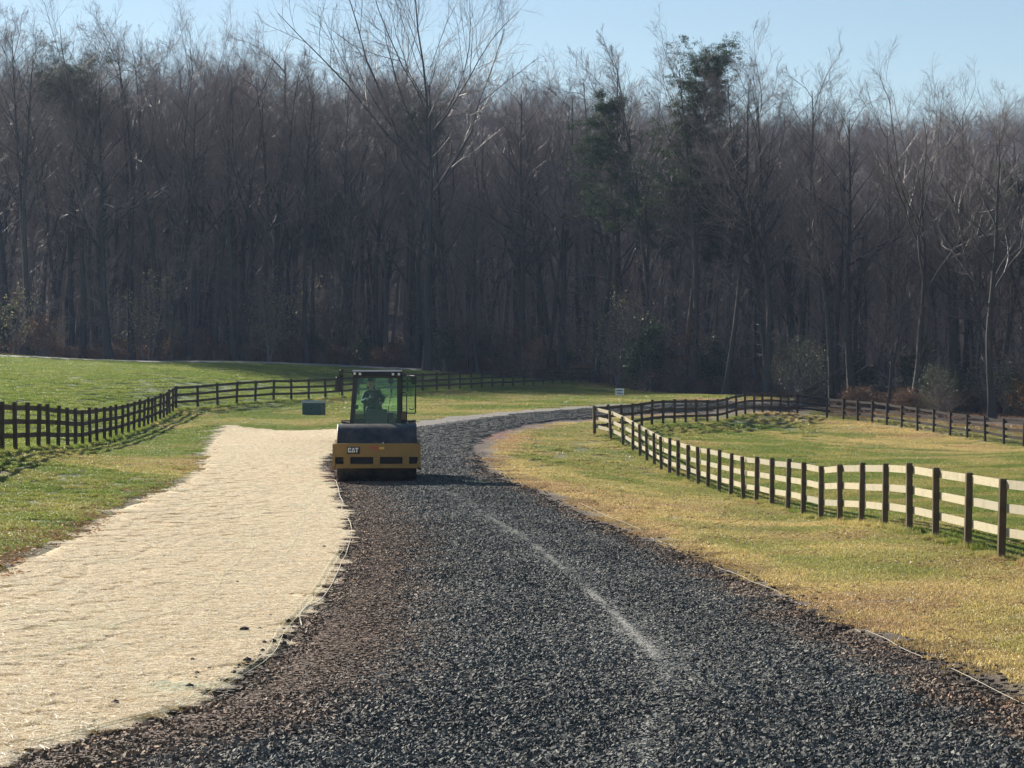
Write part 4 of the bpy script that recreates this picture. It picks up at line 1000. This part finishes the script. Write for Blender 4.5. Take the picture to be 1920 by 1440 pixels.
def pine(seed, Ht=30., clear=.55, n1=60, spread=.13, r0=.27):
    rng = np.random.default_rng(seed); one = np.ones(1)
    T = grow(np.zeros((1,3))-np.array([[0,0,.4]]), np.array([[.0,.0,1.]]), one*Ht, one*r0, 16, .025, .05, rng, .12)
    p,d,l,r = kids(*T, one*Ht, n1, clear, .99, (1.05,1.5), spread, .4, rng, .5)
    tier = np.round(p[:,2]/1.25)*1.25; p[:,2] += (tier-p[:,2])*.75; l = l*(.45+.9*rng.random(len(l)))
    A1 = grow(p,d,l,np.clip(r,.03,.09),5,.10,.045,rng,.3)
    p,d,l,r = kids(*A1, l, 9, .25, 1.0, (.5,1.0), .42, .5, rng, .4); A2 = grow(p,d,l,np.maximum(r,.014),3,.12,.06,rng,.4)
    limbs = join([tubes(*A1,5),tubes(*A2,3)])
    C = np.concatenate([A2[0][:,2:].reshape(-1,3), A1[0][:,5:].reshape(-1,3)])
    NL = 34; m = len(C)*NL; cc_ = np.repeat(C,NL,0)+rng.normal(0,1,(m,3))*np.array([.20,.20,.09])
    a = nrm(rng.normal(0,1,(m,3))+np.array([0,0,.5])); b = nrm(np.cross(a, rng.normal(0,1,(m,3)))); z_ = (.10+.13*rng.random(m))[:,None]
    v = np.stack([cc_-a*z_*.3, cc_-b*z_*.10, cc_+a*z_, cc_+b*z_*.10],1).reshape(-1,3); f = np.arange(m*4).reshape(-1,4); rn = np.repeat(rng.random(m),4)
    return mesh_np('trunk', *tubes(*T,9), M['pinebark'], True), mesh_np('limbs', *limbs, M['pinebark']), leafy('needles', v, f, rn, M['needle'])
def shrub(seed, Ht, wid, mat, dens, size, n1=16, stems=4, low=.1):
    rng = np.random.default_rng(seed); n = stems
    P0 = rng.normal(0,wid*.06,(n,3)); P0[:,2] = -.15; D0 = nrm(np.concatenate([rng.normal(0,.16,(n,2)),np.ones((n,1))],1))
    T = grow(P0, D0, np.full(n,Ht)*(.7+.3*rng.random(n)), np.full(n,.012*Ht+.01), 7, .06, .04, rng, .25)
    L0 = np.full(n,Ht)
    p,d,l,r = kids(*T, L0, n1, low, 1.0, (.7,1.25), wid/Ht*.62, .4, rng, .6); A1 = grow(p,d,l,np.clip(r,.008,.05),4,.12,.05,rng,.3)
    p,d,l,r = kids(*A1, l, 6, .2, 1.0, (.4,.9), .5, .5, rng); A2 = grow(p,d,l,np.clip(r,.006,.02),2,.12,.03,rng,.5)
    st = join([tubes(*T,5),tubes(*A1,3),tubes(*A2,3)])
    C = np.concatenate([A2[0][:,1:].reshape(-1,3),A1[0][:,2:].reshape(-1,3)])
    nl = max(1,int(dens)); 
    if dens < 1: C = C[rng.random(len(C)) < dens]
    v, f, rn = leaf_quads(C, rng, nl, .13*Ht/5+.05, size, .5, 1.0)
    return mesh_np('stems', *st, M['twig']), leafy('foliage', v, f, rn, mat)

TALL = [bare_tree(11,28,.30,.40,20,.26,(.45,.85),9,7,4,.055,.075,tr=.90,tw=.0065), bare_tree(12,28,.22,.50,17,.22,(.35,.7),9,7,4,.06,.07,tr=.90,tw=.0065), bare_tree(13,28,.36,.36,22,.28,(.5,.95),9,7,4,.05,.085,tr=.88,tw=.0065),
 bare_tree(14,28,.19,.54,16,.19,(.35,.7),9,7,4,.06,.08,lean=.05,tr=.92,tw=.0065), bare_tree(15,28,.26,.42,19,.25,(.4,.8),9,7,4,.055,.09,lean=-.05,tr=.90,tw=.0065),
 bare_tree(16,28,.24,.30,24,.20,(.6,1.1),9,7,4,.05,.09,tr=.92,tw=.0065), bare_tree(17,28,.28,.45,9,.42,(.3,.55),11,8,4,.04,.07,tr=.62,fork=7,tw=.0065)]
WIDE = [bare_tree(21,28,.34,.40,16,.36,(.45,.85),10,8,5,.06,.07,tr=.82,tw=.0065), bare_tree(22,28,.32,.45,9,.46,(.3,.7),11,8,5,.05,.07,tr=.70,fork=9,tw=.0065)]
SLIM = [bare_tree(31,16,.09,.14,30,.20,(.6,1.15),7,6,3,.05,.09,tw=.006), bare_tree(32,16,.075,.18,28,.22,(.5,1.0),7,6,3,.07,.09,tw=.006), bare_tree(33,16,.10,.10,34,.18,(.7,1.3),7,6,3,.04,.10,lean=.08,tw=.006)]
BIG = bare_tree(47,31,.50,.50,0,.58,(.40,.80),11,8,4,.045,.06,tr=.78,fork=11,tw=.011)
LEAN = bare_tree(52,28,.26,.40,14,.28,(.5,.8),9,7,3,.06,.04,lean=.14)
PINES = [pine(61,30,.46,175,.15), pine(65,24,.55,80,.13,.2)]
PINE3 = pine(63,29,.80,60,.17)
DARK = shrub(71,6.5,4.2,M['holly'],9,.10,20,3,.05)
PALE = [shrub(72,8,3.4,M['leaf_sunlit'],1.3,.085,18,4,.15), shrub(73,5,3.4,M['leaf_sunlit'],1.2,.08,16,3,.1)]
BRONZE = [shrub(74,6,4.0,M['bronze'],3,.075,18,3,.1), shrub(75,3.2,3.0,M['bronze'],3,.06,14,5,.05)]
OLIVE = shrub(76,6,6.0,M['holly'],2,.07,20,6,.03)
BRUSH = shrub(77,2.0,2.6,M['bronze'],1,.06,12,6,.05)

def place(kind, meshes, x, y, sc, rz, label, cat, group=None, zs=None, tilt=0):
    o = empty(kind, (x,y,gz(x,y)), rz); o.scale = (sc,sc,sc if zs is None else zs); o.rotation_euler = (0,tilt,rz)
    for me in meshes: c_ = obj(me.name.split('.')[0], me, o)
    return tag(o, label, cat, group)
# --- individually recognisable trees: base px, distance, mesh, height scale, spin, label
G1 = [(800,200,BIG,1.06,.6,'very large spreading bare tree rising above all others behind the road roller'),
 (207,201,TALL[2],1.03,1.0,'thick dark straight trunk standing at the front of the wood left of centre lawn'),
 (57,200,TALL[0],1.08,2.0,'thick bare tree near the left border of the photo at the wood edge'),
 (322,199.5,SLIM[0],1.5,0.3,'slender many branched tree standing alone forward at the edge of the left lawn'),
 (438,203,TALL[1],1.0,2.4,'tall bare tree just right of the slender one by the left lawn'),
 (576,204,TALL[4],1.0,.9,'dark straight bare tree above the utility box'),
 (655,207,TALL[3],.95,3.1,'thin bare tree beside the cab of the road roller'),
 (895,208,WIDE[0],.66,4.0,'lower forked bare tree with crooked limbs right of the huge spreading one'),
 (1020,207,LEAN,.92,.0,'bare tree leaning to the right at the far end of the back fence'),
 (1115,196,LEAN,1.02,.25,'tall slanting bare tree above the yard sign'),
 (1437,168,WIDE[0],.99,2.0,'tall bare tree with round fine twigged crown standing right of the big pine'),
 (1357,171,LEAN,.86,.1,'black slanting tree trunk at the woodland edge beyond the bend'),
 (1712,150,WIDE[1],.84,1.2,'wide crowned bare tree above the far corner of the paddock'),
 (1860,140,WIDE[0],.76,5.0,'broad bare tree near the right border above the shaded fence'),
 (1560,162,TALL[0],.80,3.3,'straight bare tree between the two widest crowns on the right'),
 (1195,190,WIDE[1],.98,.7,'airy bare tree with fine crown just left of the big pine'),
 (990,215,WIDE[1],1.08,3.9,'tall airy bare tree behind the centre right of the huge spreading one'),
 (640,212,WIDE[0],1.12,5.2,'tall bare tree whose crown meets the left side of the huge spreading one')]
for px, Y, ms, s_, rz, lab in G1:
    x, y = wx(px, Y); place('bare_tree', ms, x, y, s_*(.80 if ms is BIG else 1), rz, lab, 'tree', zs=s_)
for px, Y, ms, s_, rz, lab in [(1285,178,PINES[0],.90,1.0,'tallest green pine with dense clumped crown right of centre'),(1150,190,PINES[1],1.0,2.0,'small narrow pine top showing left of the tallest pine'),
    (180,208,PINE3,.93,2.2,'pine with a dark flat topped crown above the left wood'),(765,213,PINE3,.86,.5,'dark pine crown half hidden behind the huge spreading tree'),
    (1335,180,PINES[1],.80,3.0,'lower dark pine just right of the tallest pine'),(575,225,PINES[1],.85,4.0,'faint pine among the bare trees above the utility box'),
    (1245,200,PINES[1],.92,5.2,'slender pine hidden behind the tallest pine'),(1905,170,PINES[1],.80,5.5,'pine crown at the right border of the wood')]:
    x, y = wx(px, Y); place('pine_tree', ms, x, y, s_, rz, lab, 'tree')
for px, Y, ms, s_, rz, lab, cat, nm in [(832,202,DARK,.62,0,'dark evergreen bush in front of the wood right of the road roller','bush','evergreen_bush'),
    (1212,176,DARK,.8,1,'dark green holly tree at the woodland edge above the road bend','bush','evergreen_bush'),(1205,181,PALE[0],.95,2,'tall shrub with glinting pale leaves behind the dark holly','shrub','leafy_shrub'),
    (1160,186,PALE[0],1.0,4,'tall shrub with glinting pale leaves left of the dark holly','shrub','leafy_shrub'),(1500,160,OLIVE,.75,1,'wide olive green bush above the back paddock corner','bush','evergreen_bush'),
    (1765,142,OLIVE,.55,3,'dull green bush in the shade by the far right fence','bush','evergreen_bush'),
    (995,204,BRONZE[0],.7,0,'rusty brown leaved shrub left of the leaning tree','shrub','leafy_shrub'),(680,203,DARK,.45,3,'small dark evergreen bush behind the cab mirror','bush','evergreen_bush'),
    (30,199,PALE[1],1.15,0,'pale leaved shrub at the left border of the photo','shrub','leafy_shrub'),(505,201,PALE[0],1.0,1,'tall pale leaved shrub above the crossing fence','shrub','leafy_shrub'),
    (80,198,BRONZE[1],1.1,1,'low rusty shrub beside the far pale road','shrub','leafy_shrub'),(280,203,PALE[0],1.05,5,'pale leaved shrub left of the pale slender tree','shrub','leafy_shrub')]:
    x, y = wx(px, Y); place(nm, ms, x, y, s_, rz, lab, cat)
# --- the rest of the wood
TLX = TREELINE[:,0]; order = np.argsort(TREELINE[:-9,0]); tlx = TREELINE[:-9,0][order]; tly = TREELINE[:-9,1][order]
def front(px):
    Y = 200.
    for _ in range(8): Y = float(np.interp((px-CX)*Y/F, tlx, tly))
    return Y
used = []
def free(x, y, d):
    for a, b in used:
        if (a-x)**2+(b-y)**2 < d*d: return False
    used.append((x,y)); return True
def hscale(px):  # crown line of the photograph, lower towards the right
    return float(np.interp(px, [0,500,600,1000,1200,1330,1440,1560,1700,1920],[1.25,1.22,1.13,1.10,1.07,.97,1.0,.86,.85,.80]))
rr = random.Random(5); cnt = 0; tries = 0
while cnt < 225 and tries < 20000:
    tries += 1; px = rr.uniform(-60,1990); Y0 = front(px); dep = 3+70*rr.random()**1.4; x, y = wx(px, Y0+dep)
    if not free(x,y,2.0): continue
    k = rr.random(); ms = rr.choice(TALL) if k < .8 else rr.choice(WIDE); s_ = hscale(px)*rr.uniform(.84,1.03)*(1-.001*dep)
    place('bare_tree', ms, x, y, s_*(.9 if k >= .8 else 1), rr.uniform(0,6.28), 'tall bare grey forest tree standing among others in the dense wood', 'tree', 'tall bare trees of the wood'); cnt += 1
cnt = 0
while cnt < 130:
    px = rr.uniform(-40,1970); Y0 = front(px); x, y = wx(px, Y0+1+34*rr.random()**1.3)
    if not free(x,y,1.0): continue
    place('young_tree', rr.choice(SLIM), x, y, rr.uniform(.4,1.05), rr.uniform(0,6.28), 'thin young bare tree growing under the taller trees at the edge of the wood', 'tree', 'thin young trees at the wood edge'); cnt += 1
for i in range(64):
    px = rr.uniform(-20,1940); Y0 = front(px); x, y = wx(px, Y0+1.5+16*rr.random()); k = rr.random()
    if px < 620 or 1100 < px < 1230: kind = 'p' if k < .6 else 'b' if k < .85 else 'd'
    else: kind = 'p' if k < .1 else 'b' if k < .6 else 'd'
    if kind == 'p': place('leafy_shrub', rr.choice(PALE), x, y, rr.uniform(.5,1.0), rr.uniform(0,6), 'shrub with scattered glinting pale leaves under the trees', 'shrub', 'pale leaved shrubs under the trees')
    elif kind == 'b': place('leafy_shrub', rr.choice(BRONZE), x, y, rr.uniform(.5,1.0), rr.uniform(0,6), 'shrub with withered rusty brown leaves under the trees', 'shrub', 'rusty leaved shrubs under the trees')
    else: place('evergreen_bush', DARK, x, y, rr.uniform(.3,.75), rr.uniform(0,6), 'dark evergreen bush low under the trees', 'bush', 'dark evergreen bushes under the trees')
# deeper wood and wooded hill, one uncountable mass
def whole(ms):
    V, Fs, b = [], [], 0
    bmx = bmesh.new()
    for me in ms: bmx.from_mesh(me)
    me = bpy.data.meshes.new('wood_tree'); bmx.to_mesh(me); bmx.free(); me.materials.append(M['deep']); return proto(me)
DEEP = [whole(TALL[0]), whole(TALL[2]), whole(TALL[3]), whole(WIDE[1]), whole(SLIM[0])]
pts, scs = [], []
rg = np.random.default_rng(9)
N_ = 2000; a_ = (rg.random(N_)-.5)*2*.25; Yd = np.sqrt(rg.random(N_)*(470**2-200**2)+200**2); X = a_*Yd; Y = Yd
fr_ = np.interp(X, tlx, tly); k = Y > fr_+np.where(rg.random(N_) < .5, 38, 66); X, Y = X[k], Y[k]
# flanks of the wood outside the frame, which shade the lawn
N2 = 70; X2 = -50-rg.random(N2)*130; Y2 = 203+rg.random(N2)*60; k = X2 < -.245*Y2; X, Y = np.r_[X,X2[k]], np.r_[Y,Y2[k]]
N2 = 160; X2 = 36+rg.random(N2)*60; Y2 = 118+rg.random(N2)*70; k = (X2 > .24*Y2) & inside(WOOD,X2,Y2); X, Y = np.r_[X,X2[k]], np.r_[Y,Y2[k]]
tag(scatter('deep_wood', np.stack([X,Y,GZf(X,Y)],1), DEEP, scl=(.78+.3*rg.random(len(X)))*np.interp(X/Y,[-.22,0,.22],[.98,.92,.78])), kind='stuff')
print('deep', len(X))
# undergrowth
N_ = 1500; a_ = (rg.random(N_)-.5)*2*.25; X = []; 
for q in a_:
    px = q*F+CX; X.append(wx(px, front(px)+.5+rg.exponential(20)))
X = np.array(X)
rz_ = rg.random(len(X))*6.28; sc2 = (.2+.75*rg.random(len(X))**1.6)*(.5+.9*vn(X[:,0],X[:,1],7,41)); pz = np.stack([X[:,0],X[:,1],GZf(X[:,0],X[:,1])],1)
tag(scatter('undergrowth', pz, [proto(BRUSH[1])], rot=rz_, scl=sc2), kind='stuff')
tag(scatter('undergrowth_stems', pz[::2], [proto(BRUSH[0])], rot=rz_[::2], scl=sc2[::2]), kind='stuff')

# ------------------------------------------------------------------ air, sky, sun, camera
t = NT('haze_air'); pv = t.n('VolumePrincipled', Color=(.48,.66,1.0), Density=.00015, Anisotropy=.2)
t.t.links.new(pv.outputs[0], t.out.inputs['Volume'])
mb = MB(); zmin = float(GZ.min())-1.5
mb.box(-850,850,-110,1500,zmin,112); hz = mb.build('haze', t.m); tag(hz, kind='stuff')

w = bpy.data.worlds.new('World'); SC.world = w; w.use_nodes = True
nt = w.node_tree; bg = nt.nodes['Background']; sky = nt.nodes.new('ShaderNodeTexSky'); sky.sky_type = 'NISHITA'; sky.sun_disc = False
sky.sun_elevation = math.radians(SUN_EL); sky.sun_rotation = math.radians(-SUN_AZ); sky.air_density = 1.0; sky.dust_density = .1; sky.ozone_density = 1.2
nt.links.new(sky.outputs[0], bg.inputs[0]); bg.inputs[1].default_value = .05
sd = bpy.data.lights.new('sun', 'SUN'); sd.energy = 5.0; sd.angle = math.radians(.5); sd.color = (1,.93,.82)
so = bpy.data.objects.new('sun', sd); COL.objects.link(so)
az, el = math.radians(SUN_AZ), math.radians(SUN_EL)
dirv = Vector((-math.sin(az)*math.cos(el), math.cos(az)*math.cos(el), math.sin(el)))
so.rotation_euler = dirv.to_track_quat('Z','Y').to_euler()
cd = bpy.data.cameras.new('camera'); cam = bpy.data.objects.new('camera', cd); COL.objects.link(cam); SC.camera = cam
cam.location = (0,0,H); cam.rotation_euler = (math.pi/2,0,0)
cd.sensor_width = 36; cd.lens = F/1920*36; cd.shift_y = -(720-HY)/1920; cd.clip_start = .5; cd.clip_end = 4000
vs = SC.view_settings; vs.view_transform = 'Standard'; vs.look = 'None'; vs.exposure = 1.08; vs.gamma = 1
cy = SC.cycles; cy.use_denoising = True; cy.denoising_prefilter = 'ACCURATE'; cy.max_bounces = 6; cy.transparent_max_bounces = 12; cy.volume_bounces = 0
cy.diffuse_bounces = 3; cy.glossy_bounces = 2; cy.use_adaptive_sampling = True; cy.adaptive_threshold = .02; cy.caustics_reflective = False; cy.caustics_refractive = False
